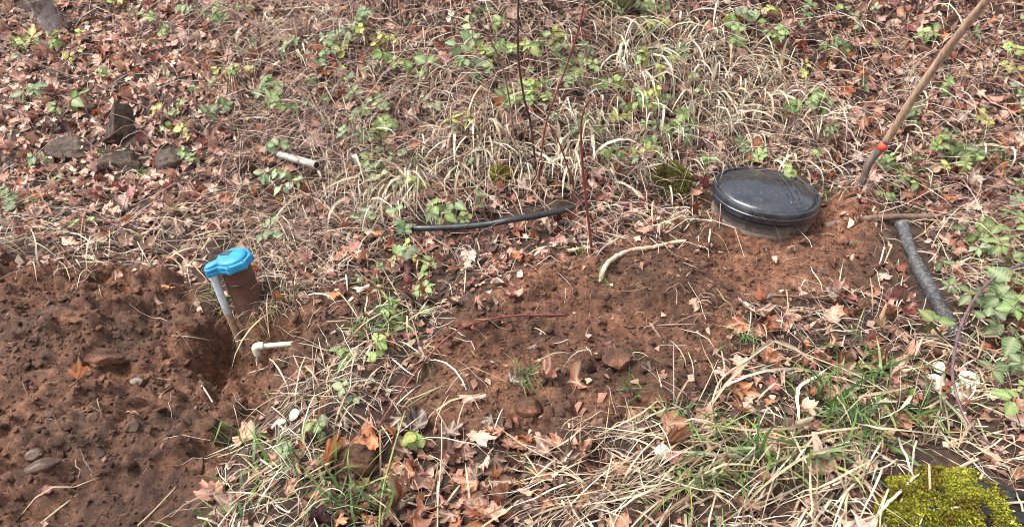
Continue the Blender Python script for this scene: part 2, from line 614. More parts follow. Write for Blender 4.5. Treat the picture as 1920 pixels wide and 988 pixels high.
M['pipe'] = mat_simple('grey_metal_pipe', [(0.36, (0.13, 0.085, 0.06)), (0.5, (0.30, 0.27, 0.25)), (0.75, (0.47, 0.45, 0.43))], 24, (0.35, 0.6), 0.001, 90)
M['bore_shade'] = mat_simple('pipe_bore_shade', [(0.3, (0.012, 0.010, 0.009)), (0.7, (0.03, 0.025, 0.02))], 20, (0.8, 0.9))  # near-black colour painted for the shade inside the pipe
M['hose'] = mat_simple('black_poly_hose', [(0.3, (0.009, 0.010, 0.011)), (0.7, (0.03, 0.03, 0.033))], 20, (0.28, 0.5), 0.001, 120)
M['wood'] = mat_simple('weathered_wood', [(0.28, (0.12, 0.068, 0.042)), (0.45, (0.30, 0.19, 0.125)), (0.72, (0.46, 0.33, 0.235))], 12, (0.5, 0.75), 0.003, 60, stretch=(5, 5, 0.9))
M['grey_wood'] = mat_simple('grey_wet_wood', [(0.3, (0.05, 0.038, 0.032)), (0.5, (0.13, 0.10, 0.085)), (0.75, (0.24, 0.19, 0.16))], 12, (0.5, 0.8), 0.003, 60, stretch=(5, 5, 0.8))
M['tape'] = mat_simple('red_tape', [(0.3, (0.62, 0.06, 0.035)), (0.7, (0.78, 0.10, 0.06))], 30, (0.4, 0.5))
M['bark'] = mat_simple('tree_bark', [(0.3, (0.10, 0.08, 0.07)), (0.5, (0.28, 0.235, 0.215)), (0.75, (0.42, 0.37, 0.34))], 9, (0.7, 0.9), 0.012, 40, stretch=(4, 4, 0.7))
M['cane_dark'] = mat_simple('dark_cane', [(0.3, (0.028, 0.012, 0.010)), (0.7, (0.10, 0.045, 0.035))], 25, (0.4, 0.6))
M['cane_red'] = mat_simple('red_cane', [(0.3, (0.10, 0.022, 0.020)), (0.7, (0.24, 0.06, 0.05))], 25, (0.4, 0.6))
M['cane_purple'] = mat_simple('purple_cane', [(0.3, (0.06, 0.030, 0.036)), (0.7, (0.18, 0.105, 0.115))], 25, (0.4, 0.6))
M['cane_brown'] = mat_simple('brown_twig', [(0.3, (0.075, 0.042, 0.028)), (0.7, (0.26, 0.165, 0.115))], 25, (0.55, 0.75))
M['cane_straw'] = mat_simple('straw_stalk', [(0.3, (0.26, 0.19, 0.11)), (0.7, (0.55, 0.45, 0.30))], 25, (0.5, 0.7))
M['cane_green'] = mat_simple('green_stem', [(0.3, (0.10, 0.11, 0.03)), (0.7, (0.26, 0.27, 0.09))], 25, (0.4, 0.6))
M['root'] = mat_simple('pale_root', [(0.34, (0.16, 0.075, 0.045)), (0.48, (0.42, 0.31, 0.20)), (0.7, (0.66, 0.56, 0.42))], 14, (0.5, 0.75), 0.003, 70)

def mat_lid():
    t = NT('black_plastic_lid')
    v = t.coords()
    n = t.noise(7, 4, 0.6, v, 0.6)
    sc = t.noise(40, 5, 0.7, v)
    mp = t.add('Mapping')
    mp.inputs['Scale'].default_value = (6, 60, 20)
    mp.inputs['Rotation'].default_value = (0, 0, 0.6)
    t.ln(v, mp.inputs['Vector'])
    scr = t.noise(3, 5, 0.75, mp.outputs[0])
    base = t.ramp(n, [(0.3, (0.007, 0.009, 0.013)), (0.7, (0.018, 0.022, 0.030))])
    base = t.mix(t.ramp(scr, [(0.66, 0.0), (0.72, 0.35)]), base, (0.12, 0.12, 0.12))
    t.base(t.mix(t.ramp(sc, [(0.54, 0.0), (0.72, 0.7)]), base, (0.10, 0.078, 0.062)))
    t.rough(t.ramp(n, [(0.46, 0.12), (0.53, 0.38)], 'EASE'))     # a film of water with dry patches
    t.b.inputs['Specular IOR Level'].default_value = 0.9
    t.bump(t.mix(0.5, n, sc), 0.0025, 0.5)
    return t.m
M['lid'] = mat_lid()
M['riser'] = mat_muddy('muddy_riser', (0.045, 0.040, 0.037), (0.145, 0.105, 0.082), -0.12, 0.12, 0.5, 11)
M['corrugated'] = mat_simple('muddy_corrugated_hose', [(0.34, (0.022, 0.023, 0.026)), (0.52, (0.055, 0.055, 0.058)), (0.70, (0.17, 0.155, 0.14))], 60, (0.4, 0.75), 0.002, 90)

# ------------------------------------------------------------------ ground
nx, ny = len(XS), len(YS)
idx = np.arange(nx * ny).reshape(ny, nx)
GF = np.stack([idx[:-1, :-1], idx[:-1, 1:], idx[1:, 1:], idx[1:, :-1]], -1).reshape(-1, 4)
gme = np_mesh('ground', np.stack([GX, GY, GZ], -1).reshape(-1, 3), GF, extra={'soil': SOIL.ravel()})
tag(link('ground', gme, M['soil']), 'dug brown soil and leaf-covered hillside', None, None, 'structure')

# ------------------------------------------------------------------ where things are, in words
MARKS = [(425, 490, 'blue well cap'), (478, 655, 'elbow pipe'), (1435, 360, 'black riser lid'), (1735, 480, 'corrugated hose'),
         (1660, 270, 'wooden tool handle'), (900, 420, 'thin black hose'), (560, 300, 'short metal pipe'), (225, 245, 'wedge-shaped rock'),
         (325, 300, 'squarish rock'), (100, 30, 'grey tree trunk'), (1810, 920, 'big mossy rock'), (1150, 8, 'mossy stump'),
         (1160, 665, 'flat soil lump'), (660, 850, 'round soil lump'), (1200, 465, 'pale root'), (985, 690, 'lone green tuft'),
         (975, 100, 'tall dark cane'), (1265, 335, 'stone beside lid'), (940, 335, 'small mossy stone'), (930, 600, 'arched red cane'),
         (75, 865, 'long brown cobble'), (1770, 700, 'silvery round leaves'), (525, 790, 'white leaf')]

def where(px, py):
    best = min(MARKS, key=lambda m: (m[0] - px) ** 2 + (1.3 * (m[1] - py)) ** 2)
    dx, dy = px - best[0], py - best[1]
    if abs(dx) > 1.3 * abs(dy):
        w = 'right of' if dx > 0 else 'left of'
    else:
        w = 'below' if dy > 0 else 'above'
    far = math.hypot(dx, dy) > 150
    return ('well ' if far else 'just ') + w + ' the ' + best[2]

ORD = ['second', 'third', 'fourth', 'fifth', 'sixth', 'seventh', 'eighth', 'ninth']

def single_out(items, cap=9):
    """items: (object, label, px). Adds 'leftmost', 'second from left' where several share a label"""
    d = {}
    for o, l, px in items:
        d.setdefault(l, []).append((px, o))
    for l, it in d.items():
        it.sort(key=lambda q: q[0])
        n = len(it)
        for k, (px, o) in enumerate(it):
            if n == 1 or n > cap:
                o['label'] = l
            elif k == 0:
                o['label'] = l + ', leftmost of them'
            elif k == n - 1:
                o['label'] = l + ', rightmost of them'
            else:
                o['label'] = l + ', ' + ORD[k - 1] + ' from left'

# ------------------------------------------------------------------ well head
CAPZ = 0.285
well = empty('well_head', WB, 'rusty well casing with bright blue cap and grey conduit standing at the pit edge', 'well head')
well.scale = (0.80, 0.80, 0.80)
well.rotation_euler = (math.radians(-2), math.radians(-7), 0)
V, F = lathe([(0.0, -0.38), (0.080, -0.38), (0.083, -0.1), (0.082, 0.12), (0.083, CAPZ + 0.01), (0.0, CAPZ + 0.01)], 48)
casing = link('casing', auto_smooth(py_mesh('casing', V, F)), M['rust'], well)
V, F = lathe([(0.0835, 0.183), (0.0862, 0.184), (0.0868, 0.187), (0.0862, 0.190), (0.0835, 0.191)], 48)
link('band', py_mesh('band', V, F), M['hose'], casing)
EAR = math.radians(213)
ED = np.array([math.cos(EAR), math.sin(EAR)])

def capsule_r(th, rc, re, dist):
    """polar radius of a disc of radius rc joined to an ear of radius re at distance dist"""
    d = np.array([math.cos(th), math.sin(th)])
    c = ED * dist
    b = float(d @ c)
    r = rc
    disc = b * b - (float(c @ c) - re * re)
    if disc > 0 and b > 0:
        r = max(r, b + math.sqrt(disc))
    # straight flanks between the disc and the ear
    n = np.array([-ED[1], ED[0]])
    for s in (1, -1):
        dn = float(d @ n) * s
        if dn > 1e-6:
            t = re / dn
            along = t * float(d @ ED)
            if 0 < along < dist:
                r = max(r, t)
    return r

NT_ = 144
ths = [2 * math.pi * k / NT_ for k in range(NT_)]
LUGS = [EAR + math.radians(a) for a in (62, 112, 160, 205, 253, 300)]

def outer_r(th):
    r = capsule_r(th, 0.100, 0.034, 0.128)
    for l in LUGS:
        a = math.atan2(math.sin(th - l), math.cos(th - l))
        r = max(r, 0.100 + 0.014 * math.exp(-(a / 0.13) ** 2))
    return r
ro = [outer_r(t) for t in ths]
ri = [capsule_r(t, 0.086, 0.026, 0.128) for t in ths]
rows = [([r * s for r in ro], z) for s, z in ((0.90, -0.004), (0.985, -0.002), (1.0, 0.004), (1.0, 0.017), (0.968, 0.019), (0.968, 0.023), (1.0, 0.025), (1.0, 0.037), (0.985, 0.041))]
rows += [([r * s for r in ri], z) for s, z in ((1.0, 0.043), (0.985, 0.052), (0.94, 0.058), (0.80, 0.062), (0.62, 0.0655), (0.35, 0.069))]
V, F = [], []
for rr, z in rows:
    V += [(r * math.cos(t), r * math.sin(t), z) for r, t in zip(rr, ths)]
for a in range(len(rows) - 1):
    for k in range(NT_):
        k2 = (k + 1) % NT_
        F.append((a * NT_ + k, a * NT_ + k2, (a + 1) * NT_ + k2, (a + 1) * NT_ + k))
V.append((0, 0, 0.0705)); F += [(len(V) - 1, (len(rows) - 1) * NT_ + k, (len(rows) - 1) * NT_ + (k + 1) % NT_) for k in range(NT_)]
V.append((0, 0, -0.004)); F += [(len(V) - 1, (k + 1) % NT_, k) for k in range(NT_)]
cap_o = link('cap', auto_smooth(py_mesh('cap', V, F), 40), M['blue'], well)
cap_o.location = (0, 0, CAPZ)
cap_o.rotation_euler = (math.radians(3), math.radians(-2), 0)
for k, l in enumerate(LUGS):
    V, F = lathe([(0, 0.0), (0.0055, 0.0), (0.0055, 0.006), (0.004, 0.0075), (0, 0.0075)], 10)
    b = link('bolt', auto_smooth(py_mesh('bolt', V, F)), M['bolt'], cap_o)
    b.location = (0.101 * math.cos(l), 0.101 * math.sin(l), 0.0405)

def box_mesh(name, sx, sy, sz, bev=0.0):
    import bmesh
    bm = bmesh.new()
    bmesh.ops.create_cube(bm, size=1)
    bmesh.ops.scale(bm, vec=(sx, sy, sz), verts=bm.verts)
    if bev:
        bmesh.ops.bevel(bm, geom=bm.edges[:], offset=bev, segments=2, affect='EDGES')
    me = bpy.data.meshes.new(name)
    bm.to_mesh(me); bm.free()
    return me
pl = link('label_plate', box_mesh('label_plate', 0.060, 0.048, 0.005, 0.0015), M['plate'], cap_o)
pl.location = (-0.030, 0.020, 0.0675)
pl.rotation_euler = (math.radians(-3), math.radians(-4), math.radians(-14))
# conduit: grey pipe from the ear down into the pit
cx_, cy_ = ED[0] * 0.128, ED[1] * 0.128
pts = [(cx_, cy_, CAPZ + 0.002), (cx_ + 0.002, cy_ - 0.004, 0.05), (cx_ + 0.008, cy_ - 0.006, -0.12), (cx_ + 0.012, cy_ - 0.008, -0.45)]
V, F = tube(smooth_path(pts, 8), 0.0215, 20)
conduit = link('conduit', auto_smooth(py_mesh('conduit', V, F), 50), M['pvc'], well)
V, F = tube([(cx_, cy_, CAPZ + 0.001), (cx_ + 0.0006, cy_ - 0.001, CAPZ - 0.035)], 0.026, 20)
link('coupling', auto_smooth(py_mesh('coupling', V, F), 50), M['pvc'], conduit)

# ------------------------------------------------------------------ elbow pipe in the pit
e0 = on_y(479, 652, 2.52)
elbow = empty('elbow_pipe', e0, 'dirty white plastic elbow pipe coming out of the pit wall and turning down', 'pipe')
e1 = local(on_y(600, 641, e0[1] + 0.06), e0)
V, F = tube(smooth_path([(0.012, 0.002, 0.004), e1 * 0.5 + np.array([0, 0, 0.004]), e1], 6), 0.0125, 14)
link('horizontal_pipe', auto_smooth(py_mesh('horizontal_pipe', V, F), 50), M['white_pvc'], elbow)
V, F = tube(smooth_path([(0.004, -0.002, -0.022), (0.008, -0.006, -0.09), (0.012, -0.01, -0.26)], 6), 0.0125, 14)
link('vertical_pipe', auto_smooth(py_mesh('vertical_pipe', V, F), 50), M['white_pvc'], elbow)
V, F = tube(smooth_path([(0.034, 0.006, 0.006), (0.014, 0.003, 0.007), (0.002, 0.0, 0.001), (0.002, -0.001, -0.012), (0.005, -0.002, -0.034)], 5), [0.0185] * 21, 16)
link('elbow_fitting', auto_smooth(py_mesh('elbow_fitting', V, F), 50), M['white_pvc'], elbow)

# ------------------------------------------------------------------ septic riser with lid
riser_t = empty('tank_riser', (LC[0], LC[1], 0.045), 'round black plastic tank riser and domed lid rising from brown soil', 'tank riser')
riser_t.rotation_euler = (math.radians(0.0), math.radians(3.0), 0)
riser_t.scale = (0.96, 0.96, 1.0)
V, F = lathe([(0, -0.22), (0.262, -0.22), (0.262, 0.02), (0.272, 0.026), (0.272, 0.040), (0.262, 0.046), (0.262, 0.085), (0.272, 0.09), (0.272, 0.104), (0.262, 0.11), (0.262, 0.16), (0, 0.16)], 96)
link('riser', auto_smooth(py_mesh('riser', V, F), 40), M['riser'], riser_t)
V, F = lathe([(0, 0.125), (0.283, 0.125), (0.291, 0.122), (0.297, 0.126), (0.296, 0.150), (0.2965, 0.153), (0.293, 0.156), (0.292, 0.181), (0.289, 0.187), (0.282, 0.189), (0.276, 0.186), (0.273, 0.178), (0.266, 0.175),
              (0.262, 0.184), (0.252, 0.190), (0.22, 0.200), (0.17, 0.211), (0.11, 0.220), (0.05, 0.2245), (0, 0.225)], 128)
lid = link('lid', auto_smooth(py_mesh('lid', V, F), 40), M['lid'], riser_t)
for k, xx in enumerate((0.075, 0.10, 0.135, 0.17)):
    ymax = math.sqrt(0.235 ** 2 - xx ** 2) * (0.9 if k < 3 else 0.7)
    P = []
    for t in np.linspace(-ymax, ymax * 0.8, 14):
        r = math.hypot(xx, t)
        P.append((xx, t, np.interp(r, [0, 0.05, 0.11, 0.17, 0.22, 0.252], [0.225, 0.2245, 0.220, 0.211, 0.200, 0.190]) + 0.0010))
    V, F = tube(P, 0.0036, 6)
    link('rib', py_mesh('rib', V, F), M['lid'], lid)
# ------------------------------------------------------------------ wooden tool handle
hb = at(1617, 352)
def hp(px, py, k):
    return on_y(px, py, hb[1] - k)
pts = [hb + np.array([0.0, 0, -0.06]), hp(1621, 330, 0.0), hp(1632, 303, 0.02), hp(1660, 268, 0.05), hp(1712, 185, 0.16), hp(1775, 95, 0.30), hp(1850, 0, 0.48), hp(1905, -70, 0.60)]
hroot = empty('tool_handle', hb, 'long wooden tool handle with red tape standing upright in soil right of the lid', 'tool handle')
P = smooth_path([local(p, hb) for p in pts], 8)
n3 = 8 * 3
V, F = tube(P[:n3 + 1], np.interp(np.arange(n3 + 1), [0, 10, n3], [0.019, 0.021, 0.0205]), 14)
link('curved_foot', py_mesh('curved_foot', V, F), M['grey_wood'], hroot)
V, F = tube(P[n3:], np.interp(np.arange(len(P) - n3), [0, 14, 40], [0.0205, 0.0190, 0.0180]) + 0.0009 * np.sin(np.arange(len(P) - n3) * 1.3) + 0.0006 * rng.normal(size=len(P) - n3), 14)
link('shaft', py_mesh('shaft', V, F), M['wood'], hroot)
V, F = tube(P[n3 - 2:n3 + 1], 0.0222, 16)
link('tape', py_mesh('tape', V, F), M['tape'], hroot)

# ------------------------------------------------------------------ corrugated hose
cp_ = [at(1690, 420, 0.15), at(1702, 455, 0.13), at(1722, 502, 0.12), at(1746, 545, 0.11), at(1768, 585, 0.09), at(1790, 625, 0.02), at(1812, 665, -0.04)]
c0 = cp_[0]
P = smooth_path([local(p, c0) for p in cp_], 60)
s = np.concatenate([[0], np.cumsum(np.linalg.norm(np.diff(P, axis=0), axis=1))])
ss = np.linspace(0, s[-1], 420)
P = np.stack([np.interp(ss, s, P[:, k]) for k in range(3)], -1)
corr = np.clip((ss - 0.26) / 0.06, 0, 1)
R = 0.0285 + corr * 0.0045 * np.sign(np.sin(ss * 2 * math.pi / 0.0135)) * np.abs(np.sin(ss * 2 * math.pi / 0.0135)) ** 0.5 \
    + 0.0025 * np.sin(ss * 13 + 1) * (1 - corr) - 0.004 * np.exp(-((ss - 0.28) / 0.04) ** 2)
hose_t = empty('corrugated_hose', c0, 'muddy dark corrugated hose with smooth collared end lying on soil at the right', 'hose')
V, F = tube(P, R, 20)
link('hose_body', py_mesh('hose_body', V, F), M['corrugated'], hose_t)
V, F = tube(P[0:14], [0.026, 0.0345, 0.036, 0.0365, 0.0365, 0.0365, 0.0365, 0.0365, 0.036, 0.035, 0.034, 0.032, 0.0305, 0.030], 20)
link('end_collar', py_mesh('end_collar', V, F), M['corrugated'], hose_t)

# ------------------------------------------------------------------ thin black hose, metal pipe, root, canes, sticks
def cane(name, pts, r0, r1, mat, label, cat='cane', ns=7, n=8, wob=0.0, group=None):
    pts = np.array(pts)
    P = smooth_path(pts, n)
    if wob:
        P = P + wob * rng.normal(size=P.shape) * np.sin(np.linspace(0, math.pi, len(P)))[:, None]
    b = P[0].copy()
    V, F = tube(P - b, np.linspace(r0, r1, len(P)), ns)
    o = link(name, py_mesh(name, V, F), M[mat])
    o.location = Vector(b.tolist())
    return tag(o, label, cat, group)

cane('poly_hose', [at(725, 424, 0.0), at(780, 428, 0.09), at(850, 426, 0.14), at(910, 421, 0.15), at(960, 412, 0.15), at(1020, 402, 0.15), at(1065, 392, 0.13), at(1105, 378, 0.0)],
     0.0165, 0.0165, 'hose', 'thin black plastic hose lying along the foot of the bank', 'hose', 14, 10)
p0, p1 = at(524, 290, 0.10), at(594, 310, 0.30)
pr = empty('metal_pipe', p0, 'short open grey metal pipe sticking out of the grass on the bank', 'pipe')
ax = p1 - p0
V, F = tube([(0, 0, 0), ax * 0.5, ax], 0.021, 20, cap=False)
n0 = len(V)
V2, F2 = tube([ax * 0.2, ax * 0.6, ax], 0.0172, 20, cap=False)
F = list(F) + [(a + 40, b + 40, b + n0 + 40 - 0, a + n0 + 40) for a, b in [(k, (k + 1) % 20) for k in range(20)]]
V = list(V) + list(V2)
link('pipe_wall', auto_smooth(py_mesh('pipe_wall', V, F), 50), M['pipe'], pr)
V, F = tube([ax * 0.15, ax * 0.985], 0.0174, 20, cap=True)  # solid dark plug near the mouth, stands in for the shaded hollow
link('bore_shade_plug', py_mesh('bore_shade_plug', V, F), M['bore_shade'], pr)

cane('pale_root', [at(1125, 530, -0.01), at(1132, 505, 0.03), at(1150, 484, 0.05), at(1182, 470, 0.05), at(1225, 463, 0.03), at(1262, 455, 0.03), at(1310, 450, -0.01)],
     0.013, 0.009, 'root', 'thick pale root arching over the fresh brown soil in the middle', 'root', 9, 8, 0.0015)
cane('bramble_cane', [at(700, 812, 0.02), at(752, 735, 0.04), at(800, 672, 0.06), at(845, 628, 0.07), at(890, 606, 0.07), at(960, 592, 0.05), at(1065, 590, 0.01)],
     0.0035, 0.005, 'cane_red', 'thin red cane arched across the brown soil in the middle')

def upright(base, pts, lean):
    b = at(*base)
    n = len(pts)
    return [b] + [on_y(px, py, b[1] - lean * (k + 1) / n) for k, (px, py) in enumerate(pts)]
cane('bramble_cane', upright((1006, 330), [(1000, 270), (993, 222), (984, 190), (973, 120), (971, 60), (973, -60)], 0.25), 0.0068, 0.0045, 'cane_dark', 'tall dark cane rising straight past the top edge')
cane('bramble_cane', upright((1010, 350), [(1014, 300), (1025, 228), (1060, 130), (1086, 50), (1110, -60)], 0.20), 0.0058, 0.004, 'cane_red', 'tall reddish cane slanting right past the top edge')
cane('bramble_cane', upright((968, 330), [(962, 240), (946, 140), (926, 88), (905, 50), (880, 0)], 0.18), 0.0055, 0.003, 'cane_brown', 'grey brown cane left of the tall dark cane, leaning left')
cane('bramble_cane', upright((1110, 475), [(1104, 420), (1097, 360), (1091, 290), (1091, 222), (1112, 184), (1150, 205)], 0.16), 0.0075, 0.003, 'cane_red', 'bright red cane standing at the right end of the thin black hose')
cane('bramble_cane', upright((1085, 400), [(1075, 350), (1060, 300), (1045, 260), (1030, 235)], 0.1), 0.005, 0.003, 'cane_red', 'short red cane behind the right end of the thin black hose')
cane('bramble_cane', [at(985, 215, 0.02), at(1060, 178, 0.12), at(1120, 146, 0.18), at(1182, 136, 0.18), at(1212, 165, 0.12), at(1232, 200, 0.0)], 0.0055, 0.004, 'cane_brown', 'brown cane arched low over pale grass near the top')
cane('bramble_cane', [at(1262, 236, 0.05), at(1320, 236, 0.12), at(1352, 226, 0.14), at(1378, 202, 0.05)], 0.005, 0.003, 'cane_green', 'yellowish green cane above the mossy stone beside the lid')
cane('bramble_cane', [at(1990, 470, 0.35), at(1905, 500, 0.38), at(1848, 535, 0.36), at(1806, 600, 0.30), at(1787, 680, 0.24), at(1792, 735, 0.20), at(1822, 800, 0.12), at(1885, 855, 0.0)], 0.0072, 0.005, 'cane_purple', 'purple cane looping down in front of the silvery round leaves')
cane('bramble_cane', [at(1560, 556, 0.0), at(1620, 574, 0.04), at(1690, 594, 0.05), at(1760, 603, 0.05), at(1850, 618, 0.06), at(1960, 640, 0.06)], 0.0038, 0.005, 'cane_purple', 'straight purple cane lying across the straw below the corrugated hose')
cane('bramble_cane', [at(-40, 60, 0.1), at(60, 115, 0.16), at(180, 160, 0.16), at(290, 210, 0.14), at(380, 252, 0.08), at(470, 300, 0.0)], 0.005, 0.004, 'cane_dark', 'long dark cane slanting across the leaf litter at upper left')
cane('bramble_cane', [at(180, -30, 0.25), at(215, 40, 0.2), at(250, 100, 0.14), at(300, 160, 0.05)], 0.004, 0.003, 'cane_dark', 'thin dark cane right of the grey tree trunk')
cane('bramble_cane', upright((610, 452), [(596, 405), (580, 350), (569, 318)], 0.1), 0.0042, 0.003, 'cane_brown', 'thin brown stem standing below the short metal pipe')
cane('stick', [at(640, 404, 0.03), at(700, 432, 0.05), at(772, 456, 0.01)], 0.009, 0.006, 'cane_dark', 'dark brown stick in the grass left of the thin black hose', 'stick')
cane('stick', [at(596, 474, 0.02), at(650, 465, 0.03), at(716, 456, 0.02)], 0.005, 0.004, 'cane_brown', 'thin reddish brown stick below the dark brown stick', 'stick')
cane('stick', [at(1545, 424, 0.03), at(1650, 408, 0.03), at(1790, 406, 0.02)], 0.022, 0.014, 'cane_brown', 'thick brown stick behind the end of the corrugated hose', 'stick')
cane('stick', [at(1219, 606, 0.012), at(1232, 624, 0.012), at(1246, 644, 0.01)], 0.0065, 0.005, 'cane_brown', 'short cinnamon coloured stick lying on the soil above the flat soil lump', 'stick')
cane('stick', [at(1232, 610, 0.01), at(1275, 608, 0.012), at(1308, 609, 0.01)], 0.0042, 0.0035, 'cane_brown', 'thin straight stick lying right of the short cinnamon stick', 'stick')
cane('stick', [at(1395, 552, 0.02), at(1500, 556, 0.03), at(1600, 566, 0.02)], 0.005, 0.004, 'cane_brown', 'thin brown stick lying along the right edge of the bare soil', 'stick')
cane('stalk', [at(78, 980, 0.01), at(105, 958, 0.014), at(146, 926, 0.01)], 0.0045, 0.0035, 'cane_straw', 'thick straw stalk lying on soil at the bottom left', 'stalk')
cane('stalk', [at(258, 985, 0.012), at(290, 955, 0.014), at(330, 912, 0.01)], 0.003, 0.002, 'cane_straw', 'thin straw stalk lying on soil right of the thick straw stalk', 'stalk')
cane('stalk', [at(322, 629, 0.01), at(360, 632, 0.02), at(400, 639, 0.01)], 0.0032, 0.0025, 'cane_straw', 'pale straw stalk lying on soil left of the grey conduit', 'stalk')
cane('stalk', [at(820, 1000, 0.06), at(822, 930, 0.09), at(828, 850, 0.10), at(828, 786, 0.12)], 0.0028, 0.002, 'cane_straw', 'upright pale stalk over the dark red leaves at bottom', 'stalk')
cane('stalk', [at(710, 1000, 0.06), at(716, 930, 0.10), at(730, 870, 0.12), at(752, 795, 0.13), at(760, 770, 0.14)], 0.0042, 0.003, 'cane_green', 'yellowish upright stalk beside the round soil lump', 'stalk')
cane('stalk', [at(764, 762, 0.02), at(795, 742, 0.03), at(836, 718, 0.01)], 0.0035, 0.0025, 'cane_green', 'pale green stalk lying on the dark soil mound', 'stalk')
cane('stalk', upright((566, 608), [(560, 585), (553, 560), (548, 525), (530, 480), (505, 450)], 0.06), 0.005, 0.0025, 'cane_brown', 'brown stalk leaning over the pit right of the well casing', 'stalk')
cane('stalk', [at(1330, 770, 0.04), at(1352, 712, 0.14), at(1400, 676, 0.2), at(1452, 640, 0.2)], 0.004, 0.003, 'cane_straw', 'bent cream stalk rising above straw right of the flat soil lump', 'stalk')
cane('stalk', [at(1452, 640, 0.2), at(1520, 668, 0.18), at(1600, 700, 0.12), at(1680, 745, 0.04)], 0.003, 0.002, 'cane_straw', 'long cream stalk slanting right from the bent stalk', 'stalk')
cane('stalk', [at(1700, 985, 0.08), at(1790, 885, 0.16), at(1834, 860, 0.16)], 0.006, 0.005, 'cane_straw', 'thick tan stalk leaning across the big mossy rock', 'stalk')
cane('stalk', [at(1705, 972, 0.08), at(1800, 950, 0.16), at(1930, 940, 0.16)], 0.005, 0.004, 'cane_straw', 'long pale stalk lying flat over the big mossy rock', 'stalk')
cane('stalk', [at(1805, 985, 0.1), at(1822, 930, 0.16), at(1843, 888, 0.17)], 0.0055, 0.005, 'cane_straw', 'short yellow stalk standing before the big mossy rock', 'stalk')

# ------------------------------------------------------------------ rocks
def rock(name, px, py, size, mat, label, cat='rock', sub=4, cuts=11, sink=0.35, seed=0, moss=None, rot=0.0, cutd=(0.55, 0.85), bump_=0.05):
    r = np.random.default_rng(seed)
    V, F = ico(sub)
    V = V.copy()
    for _ in range(cuts):
        n = r.normal(size=3); n /= np.linalg.norm(n)
        d = r.uniform(*cutd)
        k = np.maximum(V @ n - d, 0)
        V -= k[:, None] * n
    V *= 1 + bump_ * (perlin(V[:, 0] * 2.5 + seed, V[:, 1] * 2.5 + V[:, 2] * 2.1) + 0.5 * perlin(V[:, 0] * 6 + V[:, 2] * 5, V[:, 1] * 6 + seed) + 0.35 * perlin(V[:, 0] * 13 + V[:, 2] * 11, V[:, 1] * 13 - V[:, 2] * 6 + seed) + 0.2 * perlin(V[:, 0] * 26 - V[:, 2] * 23, V[:, 1] * 26 + V[:, 2] * 9))[:, None] * 2
    V *= np.array(size)
    c, s_ = math.cos(rot), math.sin(rot)
    V = V @ np.array([[c, s_, 0], [-s_, c, 0], [0, 0, 1]])
    p = at(px, py)
    o = link(name, auto_smooth(np_mesh(name, V, F), 32), M[mat])
    z = 0.5 * (hz(p[0], p[1]) + hz(p[0], p[1] + size[1] * 0.5))
    o.location = (p[0], p[1] + size[1] * 0.5, float(z) + size[2] * (1 - 2 * sink))
    tag(o, label, cat)
    if moss:
        N = V / np.array(size) ** 2
        N /= np.linalg.norm(N, axis=1, keepdims=True)
        fn = moss.get('field', lambda v, nn: nn[:, 2] > 0.1)
        ok = np.where(fn(V / np.array(size), N))[0]
        tri = F[np.all(np.isin(F, ok), axis=1)]
        nb = moss['n']
        if len(tri):
            tr = tri[r.integers(0, len(tri), nb)]
            w = r.dirichlet([1, 1, 1], nb)
            B = (V[tr] * w[:, :, None]).sum(1)
            BN = (N[tr] * w[:, :, None]).sum(1) + r.normal(size=(nb, 3)) * 0.45
            BN /= np.linalg.norm(BN, axis=1, keepdims=True)
            clump = perlin(B[:, 0] * 30 + seed, B[:, 1] * 30 + B[:, 2] * 22)
            hue = np.clip(perlin(B[:, 0] * 9 + seed, B[:, 1] * 9 + 5) * 1.8 + 0.45, 0, 1)[:, None]
            L = moss['len'] * r.uniform(0.4, 1.3, nb) * np.clip(1 + 1.5 * clump, 0.2, 2)
            S = np.cross(BN, r.normal(size=(nb, 3)))
            S /= np.linalg.norm(S, axis=1, keepdims=True)
            W = moss['len'] * 0.20
            q0 = B - S * W - BN * 0.002
            q1 = B + S * W - BN * 0.002
            q2 = B + BN * L[:, None] * 0.6 + S * W * 1.1
            q3 = B + BN * L[:, None] * 0.6 - S * W * 1.1
            q4 = B + (BN + np.array([0, 0, -0.25])) * L[:, None]
            VV = np.stack([q0, q1, q2, q3, q4], 1).reshape(-1, 3)
            i0 = np.arange(nb) * 5
            FF = np.concatenate([np.stack([i0, i0 + 1, i0 + 2], 1), np.stack([i0, i0 + 2, i0 + 3], 1), np.stack([i0 + 3, i0 + 2, i0 + 4], 1)])
            pal = np.array(moss['cols'])
            cc = pal[r.integers(0, len(pal), nb)] * r.uniform(0.7, 1.25, (nb, 1))
            cc = cc * (0.65 + 0.65 * hue) * np.where(hue < 0.25, np.array([[1.05, 0.85, 0.9]]), 1.0)
            CC = np.repeat(cc, 5, 0)
            m = link('moss', np_mesh('moss', VV, FF, CC, smooth=False), M['moss'], o)
            m['kind'] = 'stuff'
    return o

